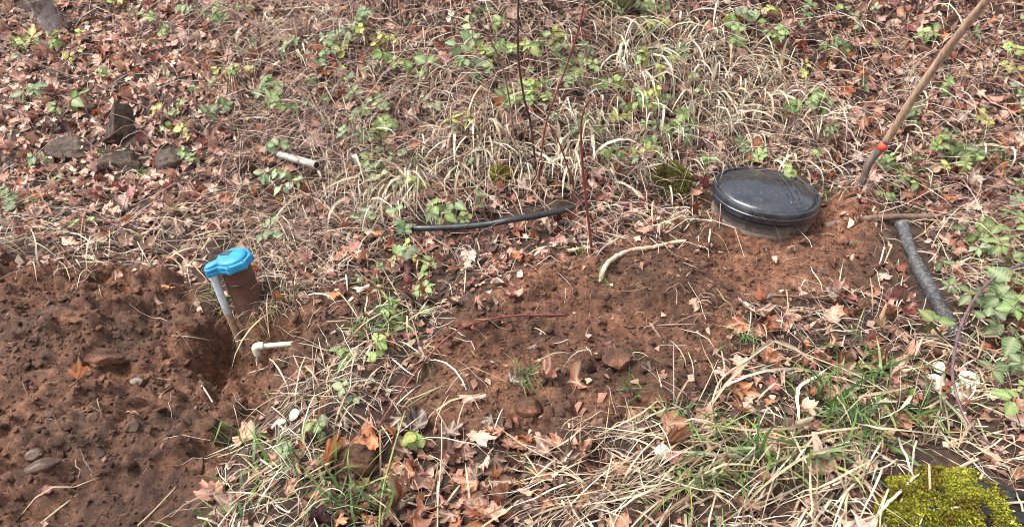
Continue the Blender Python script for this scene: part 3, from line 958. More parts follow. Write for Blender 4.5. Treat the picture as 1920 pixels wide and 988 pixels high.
MOSSY = [(0.30, 0.31, 0.025), (0.22, 0.24, 0.025), (0.42, 0.40, 0.04), (0.11, 0.12, 0.02)]
MOSSD = [(0.16, 0.17, 0.03), (0.10, 0.10, 0.025), (0.20, 0.17, 0.03), (0.07, 0.06, 0.02)]
rock('rock', 226, 272, (0.125, 0.11, 0.18), 'rock', 'wedge-shaped dark brown rock standing in leaves at upper left', seed=21, rot=0.4, cutd=(0.35, 0.7), sub=5, bump_=0.07)
rock('rock', 132, 302, (0.16, 0.10, 0.085), 'rock', 'low flat reddish rock half buried in leaves, leftmost rock', seed=22, sub=5, bump_=0.09)
rock('rock', 228, 326, (0.19, 0.12, 0.10), 'rock', 'low ledge-like rock below the wedge-shaped rock', seed=23, cutd=(0.4, 0.75), sub=5, bump_=0.10)
rock('rock', 328, 326, (0.125, 0.10, 0.135), 'rock', 'squarish brown rock right of the low ledge-like rock', seed=24, rot=0.3, cutd=(0.5, 0.7), sub=5, bump_=0.08)
rock('rock', 942, 352, (0.07, 0.06, 0.075), 'mossrock', 'small round stone with yellow moss in the grass above the black hose', seed=25, moss=dict(n=2500, len=0.012, cols=MOSSY))
rock('rock', 1268, 362, (0.13, 0.11, 0.13), 'mossrock', 'moss-topped brown stone just left of the black lid', seed=26, moss=dict(n=4000, len=0.014, cols=MOSSD + MOSSY[1:2], field=lambda v, n: (n[:, 2] > -0.2) & (v[:, 0] < 0.5)))
rock('stump', 1142, 34, (0.27, 0.14, 0.20), 'mossrock', 'dark brown mossy stump cut off by the top edge', 'stump', seed=27, moss=dict(n=6000, len=0.014, cols=MOSSD + [(0.06, 0.035, 0.015), (0.10, 0.06, 0.02)]))
rock('rock', 1812, 1005, (0.24, 0.145, 0.080), 'grey_rock', 'big dark rock covered in yellow-green moss at the bottom right corner', seed=28, sub=5, sink=0.38, cuts=0, bump_=0.16,
     moss=dict(n=36000, len=0.013, cols=MOSSY + [(0.45, 0.41, 0.06)] + MOSSD[:3], field=lambda v, n: (n[:, 2] > -0.1) & (v[:, 0] + 0.5 * perlin(v[:, 0] * 4, v[:, 1] * 4) < 0.56) & (perlin(v[:, 0] * 3.2 + 8, v[:, 1] * 3.2) > -0.42)))
rock('cobble', 72, 876, (0.058, 0.030, 0.024), 'cobble', 'long smooth brown cobble in the soil at lower left', 'cobble', seed=31, cuts=2, sink=0.62, rot=0.5, bump_=0.03)
rock('cobble', 62, 856, (0.035, 0.025, 0.022), 'cobble', 'small smooth cobble just above the long brown cobble', 'cobble', seed=32, cuts=2, sink=0.66, rot=0.5, bump_=0.03)
rock('cobble', 248, 808, (0.028, 0.024, 0.024), 'cobble', 'round pale pebble in the trench soil', 'cobble', seed=33, cuts=3, sink=0.62, bump_=0.03)
rock('cobble', 255, 718, (0.036, 0.024, 0.02), 'cobble', 'oval brown pebble above the round pale pebble', 'cobble', seed=34, cuts=3, sink=0.66, bump_=0.03)
rock('cobble', 450, 752, (0.022, 0.02, 0.02), 'cobble', 'small tan pebble in soil below the elbow pipe', 'cobble', seed=35, cuts=3, sink=0.62, bump_=0.03)
rock('soil_lump', 1160, 690, (0.075, 0.058, 0.032), 'soil_lump', 'flat reddish soil lump lying in the middle of the bare ground', 'soil lump', seed=41, cuts=9, cutd=(0.6, 0.85), bump_=0.07)
rock('soil_lump', 1218, 760, (0.080, 0.055, 0.038), 'soil_lump', 'smooth soil lump below right of the flat soil lump', 'soil lump', seed=42, cuts=3, bump_=0.06)
rock('soil_lump', 660, 888, (0.078, 0.065, 0.065), 'soil_lump', 'round crumbly soil lump among dead leaves at lower left centre', 'soil lump', seed=43, cuts=4, bump_=0.09)
rock('soil_lump', 868, 612, (0.050, 0.04, 0.032), 'soil_lump', 'small soil lump beside the arched red cane', 'soil lump', seed=44, cuts=6, bump_=0.08)
rock('soil_lump', 1002, 672, (0.026, 0.022, 0.024), 'soil_lump', 'little reddish soil lump right of the lone green tuft', 'soil lump', seed=45, cuts=5)
rock('soil_lump', 350, 624, (0.055, 0.04, 0.04), 'soil_lump', 'reddish soil lump at the pit edge left of the conduit', 'soil lump', seed=46, cuts=5, bump_=0.1)
rock('soil_lump', 178, 688, (0.13, 0.06, 0.035), 'soil_lump', 'broad flaky slab of soil on the left heap', 'soil lump', seed=47, cuts=6, bump_=0.12)
rock('soil_lump', 120, 605, (0.10, 0.06, 0.045), 'soil_lump', 'dark crumbly soil lump at the top of the left heap', 'soil lump', seed=48, cuts=5, bump_=0.12)
rock('soil_lump', 700, 700, (0.030, 0.025, 0.025), 'soil_lump', 'small clod in the green grass left of the soil mound', 'soil lump', seed=49, cuts=5)
rock('soil_lump', 990, 778, (0.055, 0.045, 0.03), 'soil_lump', 'grey brown lump among leaves below the lone green tuft', 'soil lump', seed=50, cuts=6)

# ------------------------------------------------------------------ tree at the top left
tb = at(106, 55)
tree = empty('tree', tb, 'slender grey tree trunk leaning left at the top left corner', 'tree')
P = smooth_path([local(p, tb) for p in (tb + np.array([0.05, 0.02, -0.15]), tb, on_y(80, 15, tb[1]), on_y(48, -40, tb[1] - 0.05), on_y(-20, -190, tb[1] + 0.1), on_y(-60, -420, tb[1] + 0.3))], 8)
V, F = tube(P, np.interp(np.arange(len(P)), [0, 8, 20, 40], [0.115, 0.085, 0.070, 0.045]), 18)
V = np.array(V); V += 0.006 * rng.normal(size=V.shape)
link('trunk', py_mesh('trunk', V, F), M['bark'], tree)
for k, (i, dx, dy, dz) in enumerate(((26, -0.5, 0.2, 0.8), (32, 0.45, 0.3, 0.7))):
    V, F = tube(smooth_path([P[i], P[i] + np.array([dx, dy, dz]) * 0.5 + 0.05, P[i] + np.array([dx, dy, dz * 1.3])], 6), np.linspace(0.03, 0.008, 13), 10)
    link('limb', py_mesh('limb', V, F), M['bark'], tree)

# ------------------------------------------------------------------ blades, stalks: vectorised growers
def paths(P, az, L, e0, droop, seg, wob, follow=0.006, sink=0.01):
    n = len(P)
    s = (np.arange(seg) + 0.5) / seg
    th = e0[:, None] - droop[:, None] * s[None, :] ** 1.2
    th = th - (s[None, :] > rng.uniform(0.3, 1.6, n)[:, None]) * rng.uniform(0.4, 1.3, n)[:, None]
    a = az[:, None] + wob[:, None] * s[None, :]
    ds = (L / seg)[:, None]
    X = np.concatenate([np.zeros((n, 1)), np.cumsum(np.cos(th) * np.cos(a) * ds, 1)], 1) + P[:, 0:1]
    Y = np.concatenate([np.zeros((n, 1)), np.cumsum(np.cos(th) * np.sin(a) * ds, 1)], 1) + P[:, 1:2]
    Z = np.concatenate([np.zeros((n, 1)), np.cumsum(np.sin(th) * ds, 1)], 1) + P[:, 2:3] - sink
    G = hz(X, Y) + follow * (0.4 + 1.8 * rng.random((n, 1)))
    Z[:, 1:] = np.maximum(Z[:, 1:], G[:, 1:])
    return np.stack([X, Y, Z], -1)

def blades(P, az, L, W, e0, droop, col, seg=5, wob=None, follow=0.01):
    n = len(P)
    wob = rng.normal(0, 0.35, n) if wob is None else wob
    Q = paths(P, az, L, e0, droop, seg, wob, follow)
    T = np.gradient(Q, axis=1)
    side = np.stack([-T[..., 1], T[..., 0], np.zeros_like(T[..., 0])], -1)
    side /= np.linalg.norm(side, axis=-1, keepdims=True) + 1e-9
    tw = rng.normal(0, 0.5, n)[:, None] + rng.normal(0, 0.8, n)[:, None] * np.linspace(0, 1, seg + 1)[None]
    up = np.cross(T, side); up /= np.linalg.norm(up, axis=-1, keepdims=True) + 1e-9
    D = side * np.cos(tw)[..., None] + up * np.sin(tw)[..., None]
    s = np.linspace(0, 1, seg + 1)
    prof = np.clip((0.55 + 1.8 * s), 0, 1) * np.clip(1.02 - s ** 2.6, 0.03, 1)
    w = W[:, None] * prof[None] * 0.5
    V = np.stack([Q - D * w[..., None], Q + D * w[..., None]], 2).reshape(-1, 3)
    b = (np.arange(n) * (seg + 1) * 2)[:, None] + (np.arange(seg) * 2)[None]
    F = np.stack([b, b + 1, b + 3, b + 2], -1).reshape(-1, 4)
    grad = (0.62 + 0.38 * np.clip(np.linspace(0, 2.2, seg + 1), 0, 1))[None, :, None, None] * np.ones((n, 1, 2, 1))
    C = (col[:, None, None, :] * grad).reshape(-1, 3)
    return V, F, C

def stalks(P, az, L, W, e0, droop, col, seg=4, wob=None, follow=0.012):
    n = len(P)
    wob = rng.normal(0, 0.7, n) if wob is None else wob
    Q = paths(P, az, L, e0, droop, seg, wob, follow)
    Q[:, 1:] += rng.normal(0, 1, Q[:, 1:].shape) * (L * 0.02)[:, None, None]
    T = np.gradient(Q, axis=1)
    side = np.stack([-T[..., 1], T[..., 0], np.zeros_like(T[..., 0])], -1)
    side /= np.linalg.norm(side, axis=-1, keepdims=True) + 1e-9
    up = np.cross(T, side); up /= np.linalg.norm(up, axis=-1, keepdims=True) + 1e-9
    w = W[:, None] * np.linspace(1, 0.45, seg + 1)[None] * 0.5
    ring = [Q + w[..., None] * (math.cos(a) * side + math.sin(a) * up) for a in (math.pi / 2, math.pi * 7 / 6, math.pi * 11 / 6)]
    V = np.stack(ring, 2).reshape(-1, 3)
    b = (np.arange(n) * (seg + 1) * 3)[:, None] + (np.arange(seg) * 3)[None]
    F = np.concatenate([np.stack([b + k, b + (k + 1) % 3, b + 3 + (k + 1) % 3, b + 3 + k], -1).reshape(-1, 4) for k in range(3)])
    return V, F, np.repeat(col, (seg + 1) * 3, 0)

def join(parts):
    V, F, C, o = [], [], [], 0
    for v, f, c in parts:
        V.append(v); F.append(f + o); C.append(c); o += len(v)
    return np.concatenate(V), np.concatenate(F), np.concatenate(C)

def pick(pal, n, var=0.2):
    pal = np.array(pal)
    w = pal[:, 3] / pal[:, 3].sum()
    return pal[rng.choice(len(pal), n, p=w), :3] * rng.uniform(1 - var, 1 + var, (n, 1)) * rng.uniform(0.95, 1.05, (n, 3))

# kept clear of litter: along hoses, on rocks, in the pit
CLEAR = [((1680, 410), (1722, 510), 30), ((1722, 510), (1768, 590), 30), ((780, 424), (940, 412), 16), ((940, 412), (1085, 384), 16), ((478, 650), (570, 640), 16), ((395, 560), (450, 670), 18),
         ((450, 640), (520, 700), 30), ((222, 225), (232, 255), 20), ((120, 288), (150, 292), 10), ((205, 312), (250, 318), 10), ((325, 290), (328, 310), 18), ((1140, 470), (1290, 452), 8), ((530, 292), (592, 308), 12),
         ((1345, 400), (1520, 420), 26), ((1740, 900), (1880, 960), 60), ((40, 0), (105, 45), 16), ((1245, 330), (1285, 345), 22), ((420, 470), (460, 560), 30)]
def cleared(u, v):
    m = np.zeros(len(u), bool)
    for (ax_, ay_), (bx_, by_), r_ in CLEAR:
        dx_, dy_ = bx_ - ax_, by_ - ay_
        t_ = np.clip(((u - ax_) * dx_ + (v - ay_) * dy_) / (dx_ * dx_ + dy_ * dy_), 0, 1)
        m |= np.hypot(u - ax_ - t_ * dx_, v - ay_ - t_ * dy_) < r_
    return m

X0, X1, Y0, Y1 = -4.6, 4.6, 1.0, 6.6

def scatter(m, per_m2, clear=True):
    n = int(per_m2 * (X1 - X0) * (Y1 - Y0))
    x, y = rng.uniform(X0, X1, n), rng.uniform(Y0, Y1, n)
    z = hz(x, y)
    u, v, d = project(x, y, z)
    keep = (rng.random(n) < look(m, u, np.clip(v, -290, 1690))) & (u > -380) & (u < 2300) & (v > -260) & (v < 1250)
    if clear:
        keep &= ~cleared(u, v)
    # nothing grows through the well head and riser
    keep &= np.hypot(x - LC[0], y - LC[1]) > 0.29
    keep &= np.hypot(x - WB[0], y - WB[1]) > 0.072
    return np.stack([x, y, z], -1)[keep]

def px_dir(du, dv):
    """world azimuth of a direction seen in the picture, on near level ground"""
    return math.atan2(-dv / 0.62, du)

B_ALL = [(-700, -300), (2620, -300), (2620, 1700), (-700, 1700)]
TL = [(-700, -300), (430, -300), (400, 120), (440, 300), (400, 400), (160, 430), (0, 440), (-700, 440)]
TR = [(1270, -300), (2620, -300), (2620, 480), (1700, 480), (1640, 330), (1540, 300), (1480, 150), (1250, 40)]
MID = [(430, -300), (1270, -300), (1280, 40), (1480, 150), (1540, 310), (1330, 340), (1240, 380), (700, 440), (620, 540), (520, 590), (400, 470), (440, 300), (400, 120)]
HOSEB = [(690, 400), (800, 350), (1100, 345), (1260, 370), (1180, 440), (1060, 500), (800, 520), (650, 480)]
CB = [(600, 800), (700, 765), (860, 840), (1000, 790), (1040, 900), (1000, 1000), (940, 1500), (560, 1500), (560, 900)]
RB = [(1330, 570), (1560, 555), (1720, 565), (1770, 690), (1600, 770), (1450, 790), (1330, 770), (1260, 760)]
RE = [(1640, 410), (2620, 380), (2620, 760), (1760, 720), (1700, 560)]
BR = [(960, 830), (1140, 790), (1300, 720), (1400, 620), (1700, 600), (2620, 620), (2620, 1700), (940, 1700)]
TBK = [(640, 620), (760, 560), (830, 560), (760, 690), (740, 770), (640, 830), (560, 1000), (500, 1500), (340, 1500), (385, 990), (415, 900), (455, 825), (525, 745), (595, 685)]
MARG = [(-700, 400), (400, 400), (480, 520), (330, 520), (120, 505), (-700, 475)]
LIDBAND = [(1210, 380), (1330, 340), (1350, 420), (1300, 430), (1190, 450)]

# ------------------------------------------------------------------ fallen maple leaves
def leaf_outline():
    half = [(90, 1.0), (81, 0.84), (72, 0.80), (63, 0.62), (54, 0.72), (43, 0.98), (32, 0.82), (21, 0.74), (10, 0.56), (-2, 0.62), (-15, 0.72), (-30, 0.52), (-55, 0.40), (-78, 0.24)]
    right = [(math.radians(a), r) for a, r in half]
    left = [(math.pi - a, r) for a, r in right[1:]][::-1]
    return right + left      # clockwise from tip, back up the left side
OUT = leaf_outline()
NO = len(OUT)
VEIN_A = [math.radians(a) for a in (90, 42, 138, -14, 194)]

def leaf_variant(seed, curl, form='whole'):
    r = np.random.default_rng(seed)
    ang = np.array([a for a, _ in OUT])
    rad = np.array([q for _, q in OUT]) * r.uniform(0.84, 1.12, NO)
    if form == 'oval':                                   # a plain oval leaf, not a maple's
        rad = 0.52 / np.sqrt((np.cos(ang) / 0.55) ** 2 + (np.sin(ang) / 1.1) ** 2) * r.uniform(0.92, 1.06, NO)
    if form == 'torn':                                   # a piece broken off along a ragged line
        for _ in range(2):
            ta, td = r.uniform(0, 6.28), r.uniform(0.12, 0.5)
            cc = np.cos(ang - ta)
            rad = np.where(cc > 0.05, np.minimum(rad, td * r.uniform(0.75, 1.25, NO) / np.maximum(cc, 0.05)), rad)
    vein = np.array([max(math.exp(-((math.atan2(math.sin(a - v), math.cos(a - v))) / 0.16) ** 2) for v in VEIN_A) for a in ang])
    inner = np.stack([np.cos(ang) * rad * 0.52, np.sin(ang) * rad * 0.52], -1)
    outer = np.stack([np.cos(ang) * rad, np.sin(ang) * rad], -1)
    P = np.vstack([[[0, -0.05]], inner, outer])
    vn = np.concatenate([[1.0], vein, vein * 0.8])
    z = np.zeros(len(P))
    z[1:1 + NO] += 0.07 * (1 - vein) + r.normal(0, 0.02, NO)
    z[1 + NO:] += 0.05 * (1 - vein) + r.normal(0, 0.07, NO)
    rr = np.hypot(P[:, 0], P[:, 1])
    z += curl * rr ** 2 * (0.25 + 0.45 * np.sin(np.arctan2(P[:, 1], P[:, 0]) * 2 + r.uniform(0, 6.3))) * r.choice([1, 1, -0.6])
    if form == 'folded':
        z += np.abs(P[:, 0]) * r.uniform(0.7, 1.6)
        P[:, 0] *= 0.62
    P3 = np.column_stack([P, z])
    k = curl * r.uniform(0.5, 1.5)
    if k > 0.25:                                       # roll about a random axis
        a = r.uniform(0, math.pi)
        c, s_ = math.cos(a), math.sin(a)
        x, y = P3[:, 0] * c + P3[:, 1] * s_, -P3[:, 0] * s_ + P3[:, 1] * c
        zz = P3[:, 2]
        Rr = 1 / k
        x2 = (Rr - zz) * np.sin(x / Rr)
        z2 = Rr - (Rr - zz) * np.cos(x / Rr)
        P3 = np.column_stack([x2 * c - y * s_, x2 * s_ + y * c, z2])
    F = []
    for q in range(NO):
        q2 = (q + 1) % NO
        F.append((0, 1 + q2, 1 + q))
        F.append((1 + q, 1 + q2, 1 + NO + q2))
        F.append((1 + q, 1 + NO + q2, 1 + NO + q))
    # petiole: a thin three-sided stalk at the base of the leaf
    b = len(P3)
    end = np.array([r.normal(0, 0.1), -0.75 - 0.2 * r.random(), 0.03])
    for pnt in (np.array([0, -0.12, P3[0, 2]]), end):
        for a in (0, 2.1, 4.2):
            P3 = np.vstack([P3, pnt + 0.016 * np.array([math.cos(a), 0, math.sin(a)])])
    vn = np.concatenate([vn, np.ones(6)])
    for q in range(3):
        F.append((b + q, b + (q + 1) % 3, b + 3 + (q + 1) % 3))
        F.append((b + q, b + 3 + (q + 1) % 3, b + 3 + q))
    return P3, np.array(F), vn
LSPEC = [(0.35, 'whole'), (0.6, 'whole'), (0.9, 'whole'), (1.2, 'whole'), (1.5, 'whole'), (1.8, 'whole'), (2.2, 'whole'), (0.7, 'torn'), (1.0, 'torn'), (1.3, 'torn'), (1.7, 'torn'), (2.0, 'torn'), (0.5, 'torn'),
         (0.8, 'folded'), (1.1, 'folded'), (1.5, 'folded'), (0.6, 'folded'), (0.9, 'oval'), (1.4, 'oval')]
LV = [leaf_variant(100 + k, c, f) for k, (c, f) in enumerate(LSPEC)]
LEAFPAL = [((0.40, 0.205, 0.140), 'tan', 3.0), ((0.54, 0.335, 0.255), 'pale pinkish', 3.4), ((0.25, 0.085, 0.045), 'russet', 2.2), ((0.115, 0.042, 0.033), 'dark brown', 1.7),
           ((0.42, 0.145, 0.055), 'orange', 1.1), ((0.060, 0.026, 0.028), 'purplish black', 0.9), ((0.64, 0.47, 0.37), 'cream', 1.2), ((0.30, 0.115, 0.095), 'dusty red', 1.5)]
M_leaf = paint(0.35, [(1.0, TL), (0.95, TR), (0.62, MID), (0.65, [(430, -300), (1270, -300), (1270, 50), (430, 60)]), (0.75, [(1040, 20), (1260, 20), (1260, 110), (1040, 100)]),
                      (0.75, HOSEB), (0.28, BR), (0.18, TBK), (0.35, MARG), (0.5, RE), (0.55, RB),
                      (0.007, SOIL_L), (0.022, SOIL_C), (0.25, SOIL_R), (0.18, [(850, 690), (1180, 690), (1230, 760), (1000, 830), (900, 820)]), (0.80, CB), (0.5, LIDBAND)], 16)
LP = scatter(M_leaf, 430)
nL = len(LP)
pu, pv, pd = project(LP[:, 0], LP[:, 1], LP[:, 2])
nrm = slope_normal(LP[:, 0], LP[:, 1])
pn = np.array([p[2] for p in LEAFPAL])
# cream and pinkish leaves gather on the open slope; dark wet ones at the bottom
kind = np.zeros(nL, int)
for i in range(nL):
    w = pn.copy()
    if pv[i] > 560:
        w = w * np.array([0.6, 0.35, 1.8, 1.9, 1.4, 2.0, 0.15, 1.3])
    elif pu[i] < 450:
        w = w * np.array([1, 3.0, 0.35, 0.3, 0.6, 0.2, 2.8, 1.0])
    else:
        w = w * np.array([1, 1.4, 0.8, 0.8, 0.9, 0.7, 1.4, 1])
    kind[i] = rng.choice(len(pn), p=w / w.sum())
lcol = np.array([p[0] for p in LEAFPAL])[kind] * rng.uniform(0.75, 1.25, (nL, 1)) * rng.uniform(0.94, 1.06, (nL, 3))
lsize = np.clip(rng.lognormal(math.log(0.049), 0.32, nL), 0.02, 0.068)
lsize = np.where(pv > 560, lsize * 1.12, lsize * 0.92)
lvar = rng.integers(0, len(LV), nL)
lyaw = rng.uniform(0, 2 * math.pi, nL)
ltilt = np.abs(rng.normal(0, 0.50, nL))
ltilt = np.where(pv > 560, ltilt * 0.55, ltilt)
ltdir = rng.uniform(0, 2 * math.pi, nL)
lz = 0.006 + 0.028 * rng.random(nL) + 0.25 * lsize * np.sin(ltilt)

def leaf_matrix(i):
    n = Vector(nrm[i])
    ax_ = Vector((math.cos(ltdir[i]), math.sin(ltdir[i]), 0))
    q = Vector((0, 0, 1)).rotation_difference(n)
    q = Quaternion(ax_, ltilt[i]) @ q @ Quaternion((0, 0, 1), lyaw[i])
    if rng.random() < 0.35:
        q = q @ Quaternion((1, 0, 0), math.pi)
    m = q.to_matrix().to_4x4()
    s = lsize[i]
    m = Matrix.Translation(Vector(LP[i]) + n * lz[i]) @ m @ Matrix.Diagonal((s * rng.uniform(0.8, 1.15), s, s * rng.uniform(0.8, 1.3), 1))
    return m
vis = (pu > 0) & (pu < 1920) & (pv > 0) & (pv < 988)
big = np.where(vis, lsize / pd, 0)
order = np.argsort(-big)
single = set(order[:300].tolist())
LME = [np_mesh('maple_leaf', v, f, extra={'vein': vn}) for v, f, vn in LV]
items = []
sv, sf, sc_, so = [], [], [], 0
for i in range(nL):
    m = leaf_matrix(i)
    if i in single:
        o = link('fallen_leaf', LME[lvar[i]], M['dead_leaf'])
        o.matrix_world = m
        o.color = (*[float(min(c, 1)) for c in lcol[i]], 1)
        cu, form = LSPEC[lvar[i]]
        shape = form if form != 'whole' else ('flat' if cu < 0.65 else ('wavy' if cu < 1.3 else 'curled'))
        nm = LEAFPAL[kind[i]][1]
        tag(o, None, 'leaf', 'dead leaves on the ground')
        items.append((o, f'{shape} {nm} {"leaf" if form == "oval" else "maple leaf"} {where(pu[i], pv[i])}', pu[i]))
    else:
        v, f, vn = LV[lvar[i]]
        A = np.array(m)
        VV = v @ A[:3, :3].T + A[:3, 3]
        sv.append(VV); sf.append(f + so); so += len(v)
        edge = 1.0 - 0.25 * (np.arange(len(v)) > NO) + 0.15 * vn
        sc_.append(lcol[i][None] * edge[:, None])
single_out(items)
tag(link('leaf_litter', np_mesh('leaf_litter', np.concatenate(sv), np.concatenate(sf), np.concatenate(sc_)), M['litter']),
    'thick litter of dead tan and russet maple leaves covering the hillside', 'leaf litter', None, 'stuff')

# small leaf crumbs and bits everywhere off the bare soil
def crumbs(m, per_m2, lo, hi, pal):
    P = scatter(m, per_m2)
    n = len(P)
    r = rng.uniform(lo, hi, n)
    a0 = rng.uniform(0, 6.28, n)
    pts = []
    for k in range(4):
        a = a0 + k * math.pi / 2 + rng.normal(0, 0.3, n)
        q = r * rng.uniform(0.5, 1.1, n)
        pts.append(np.stack([P[:, 0] + q * np.cos(a), P[:, 1] + q * np.sin(a), np.zeros(n)], -1))
    V = np.stack(pts, 1)
    V[..., 2] = hz(V[..., 0], V[..., 1]) + 0.004 + rng.uniform(-0.2, 1.2, (n, 4)) * r[:, None] * 0.8
    i0 = np.arange(n) * 4
    F = np.stack([i0, i0 + 1, i0 + 2, i0 + 3], 1)
    F = np.concatenate([F[:, [0, 1, 2]], F[:, [0, 2, 3]]])
    return V.reshape(-1, 3), F, np.repeat(pick(pal, n, 0.3), 4, 0)
CRP = [(0.30, 0.15, 0.10, 3), (0.42, 0.26, 0.18, 2), (0.16, 0.065, 0.04, 3), (0.07, 0.032, 0.026, 2), (0.5, 0.38, 0.28, 1)]
M_cr = paint(0.6, [(1.0, TL), (1.0, TR), (0.8, MID), (0.015, SOIL_L), (0.07, SOIL_C)], 16)
V, F, C = crumbs(M_cr, 1100, 0.007, 0.024, CRP)
tag(link('leaf_crumbs', np_mesh('leaf_crumbs', V, F, C), M['litter']), 'small broken bits of dead leaf strewn over the ground', 'leaf bits', None, 'stuff')

# ------------------------------------------------------------------ soil crumbs and clods
IV, IF = ico(1)
IV2, IF2 = ico(2)
def clods(m, per_m2, lo, hi, V0, F0, power=2.5):
    P = scatter(m, per_m2, False)
    n = len(P)
    r = lo + (hi - lo) * rng.random(n) ** power
    S = rng.uniform(0.6, 1.35, (n, 3)) * r[:, None]
    S[:, 2] *= 0.62
    J = np.ones((n, len(V0))) + rng.normal(0, 0.13, (n, len(V0)))
    V = V0[None] * J[..., None]
    for _ in range(5):                                   # broken faces
        nn = rng.normal(size=(n, 1, 3)); nn /= np.linalg.norm(nn, axis=2, keepdims=True)
        k = np.maximum((V * nn).sum(2) - rng.uniform(0.35, 0.8, (n, 1)), 0)
        V = V - k[..., None] * nn
    V = V * S[:, None, :]
    a = rng.uniform(0, 6.28, n)
    ca, sa = np.cos(a)[:, None], np.sin(a)[:, None]
    X, Y = V[..., 0] * ca - V[..., 1] * sa, V[..., 0] * sa + V[..., 1] * ca
    tx, ty = rng.normal(0, 0.35, (n, 1)), rng.normal(0, 0.35, (n, 1))
    V = np.stack([X + P[:, 0:1], Y + P[:, 1:2], V[..., 2] + tx * X + ty * Y + P[:, 2:3] + 0.15 * r[:, None]], -1)
    F = (F0[None] + (np.arange(n) * len(V0))[:, None, None]).reshape(-1, 3)
    return V.reshape(-1, 3), F, np.ones((n * len(V0), 3))
M_cl = paint(0.04, [(1, SOIL_L), (0.9, SOIL_C), (0.8, SOIL_R), (0.55, [(60, 960), (260, 800), (480, 760), (410, 900), (360, 1000), (200, 1500), (0, 1500)]),
                    (1.0, [(790, 650), (960, 600), (1000, 760), (900, 830), (780, 780)])], 22)
V, F, C = join([clods(M_cl, 2300, 0.003, 0.013, IV, IF, 2.0), clods(M_cl, 300, 0.008, 0.030, IV2, IF2, 3.5)])
tag(link('soil_crumbs', np_mesh('soil_crumbs', V, F, smooth=False), M['clod']), 'loose crumbs and clods of dark brown soil', 'soil crumbs', None, 'stuff')

# ------------------------------------------------------------------ dead stalks (thatch)
THP = [(0.33, 0.225, 0.18, 3), (0.48, 0.37, 0.31, 3.0), (0.15, 0.088, 0.072, 2.4), (0.060, 0.034, 0.030, 2.2), (0.64, 0.54, 0.44, 2.4), (0.19, 0.075, 0.065, 1.2)]
M_th = paint(0.25, [(0.15, TL), (0.42, TR), (1.0, MID), (0.55, HOSEB), (0.35, BR), (0.6, TBK), (0.55, MARG), (0.4, RE), (0.3, RB), (0.012, SOIL_L), (0.025, SOIL_C), (0.08, SOIL_R), (0.2, CB), (0.7, LIDBAND)], 18)
P = scatter(M_th, 1750)
P = P[rng.random(len(P)) < np.clip(0.62 + 1.5 * fbm(P[:, 0] * 2.6 + 3, P[:, 1] * 2.6, 2), 0.12, 1)]
n = len(P)
down = np.where(P[:, 1] > 3.3, -math.pi / 2, 0)
az = np.where(P[:, 1] > 3.3, -math.pi / 2 + rng.normal(0, 1.15, n), rng.uniform(0, 2 * math.pi, n))
parts = [stalks(P, az, np.where(P[:, 1] > 3.2, 0.08 + 0.55 * rng.random(n) ** 1.6, rng.uniform(0.06, 0.24, n)), rng.uniform(0.0022, 0.0052, n), rng.normal(0.55, 0.4, n), rng.uniform(0.3, 1.6, n), pick(THP, n, 0.3), wob=np.where(P[:, 1] > 3.2, rng.normal(0, 0.6, n), rng.normal(0, 0.3, n)), follow=0.02)]
# litter of short straws lying on the bare soil
M_st = paint(0, [(0.35, SOIL_L), (1.0, SOIL_C), (0.8, SOIL_R)], 18)
P = scatter(M_st, 240)
n = len(P)
parts.append(stalks(P, rng.uniform(0, 6.28, n), rng.uniform(0.015, 0.075, n), rng.uniform(0.0012, 0.0026, n), rng.normal(0.1, 0.15, n), rng.uniform(0, 0.5, n), pick([(0.42, 0.27, 0.18, 2), (0.20, 0.095, 0.06, 2), (0.5, 0.4, 0.27, 0.8)], n), seg=3, wob=rng.normal(0, 0.25, n), follow=0.005))
V, F, C = join(parts)
tag(link('dead_stalks', np_mesh('dead_stalks', V, F, C), M['stalk']), 'tangle of thin grey-brown dead stalks covering the bank', 'dead stalks', None, 'stuff')

# ------------------------------------------------------------------ dry straw
STP = [(0.58, 0.47, 0.31, 3), (0.70, 0.62, 0.46, 2.5), (0.43, 0.31, 0.19, 2), (0.30, 0.20, 0.13, 1.2), (0.74, 0.70, 0.57, 1.0)]
parts = []
M_sw = paint(0.06, [(0.05, TL), (0.20, TR), (0.55, MID), (0.25, HOSEB), (0.55, BR), (0.5, TBK), (0.35, MARG), (0.5, RE), (0.25, RB), (0.01, SOIL_L), (0.02, SOIL_C), (0.03, SOIL_R), (0.25, CB), (0.7, LIDBAND), (0.0, RB) if False else (0.25, RB)], 18)
P = scatter(M_sw, 700)
n = len(P)
az = np.where(P[:, 1] > 3.3, -math.pi / 2 + rng.normal(0, 0.9, n), rng.uniform(0, 2 * math.pi, n))
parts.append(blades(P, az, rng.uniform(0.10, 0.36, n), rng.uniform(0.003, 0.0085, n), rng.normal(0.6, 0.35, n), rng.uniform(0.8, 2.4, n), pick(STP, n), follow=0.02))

def tuft(px, py, nb, rad, L, W, az0, spread, e0, droop, pal, seg=6, follow=0.02):
    b = at(px, py)
    x, y = b[0] + rng.normal(0, rad, nb), b[1] + rng.normal(0, rad, nb)
    k = (np.hypot(x - LC[0], y - LC[1]) > 0.29) & (np.hypot(x - WB[0], y - WB[1]) > 0.07)
    x, y = x[k], y[k]
    nb = len(x)
    PP = np.stack([x, y, hz(x, y)], -1)
    return blades(PP, az0 + rng.normal(0, spread, nb), L * rng.uniform(0.5, 1.2, nb), W * (0.25 + 1.1 * rng.random(nb) ** 1.5), e0 + rng.normal(0, 0.35, nb), droop * rng.uniform(0.3, 1.5, nb), pick(pal, nb), seg, follow=follow)

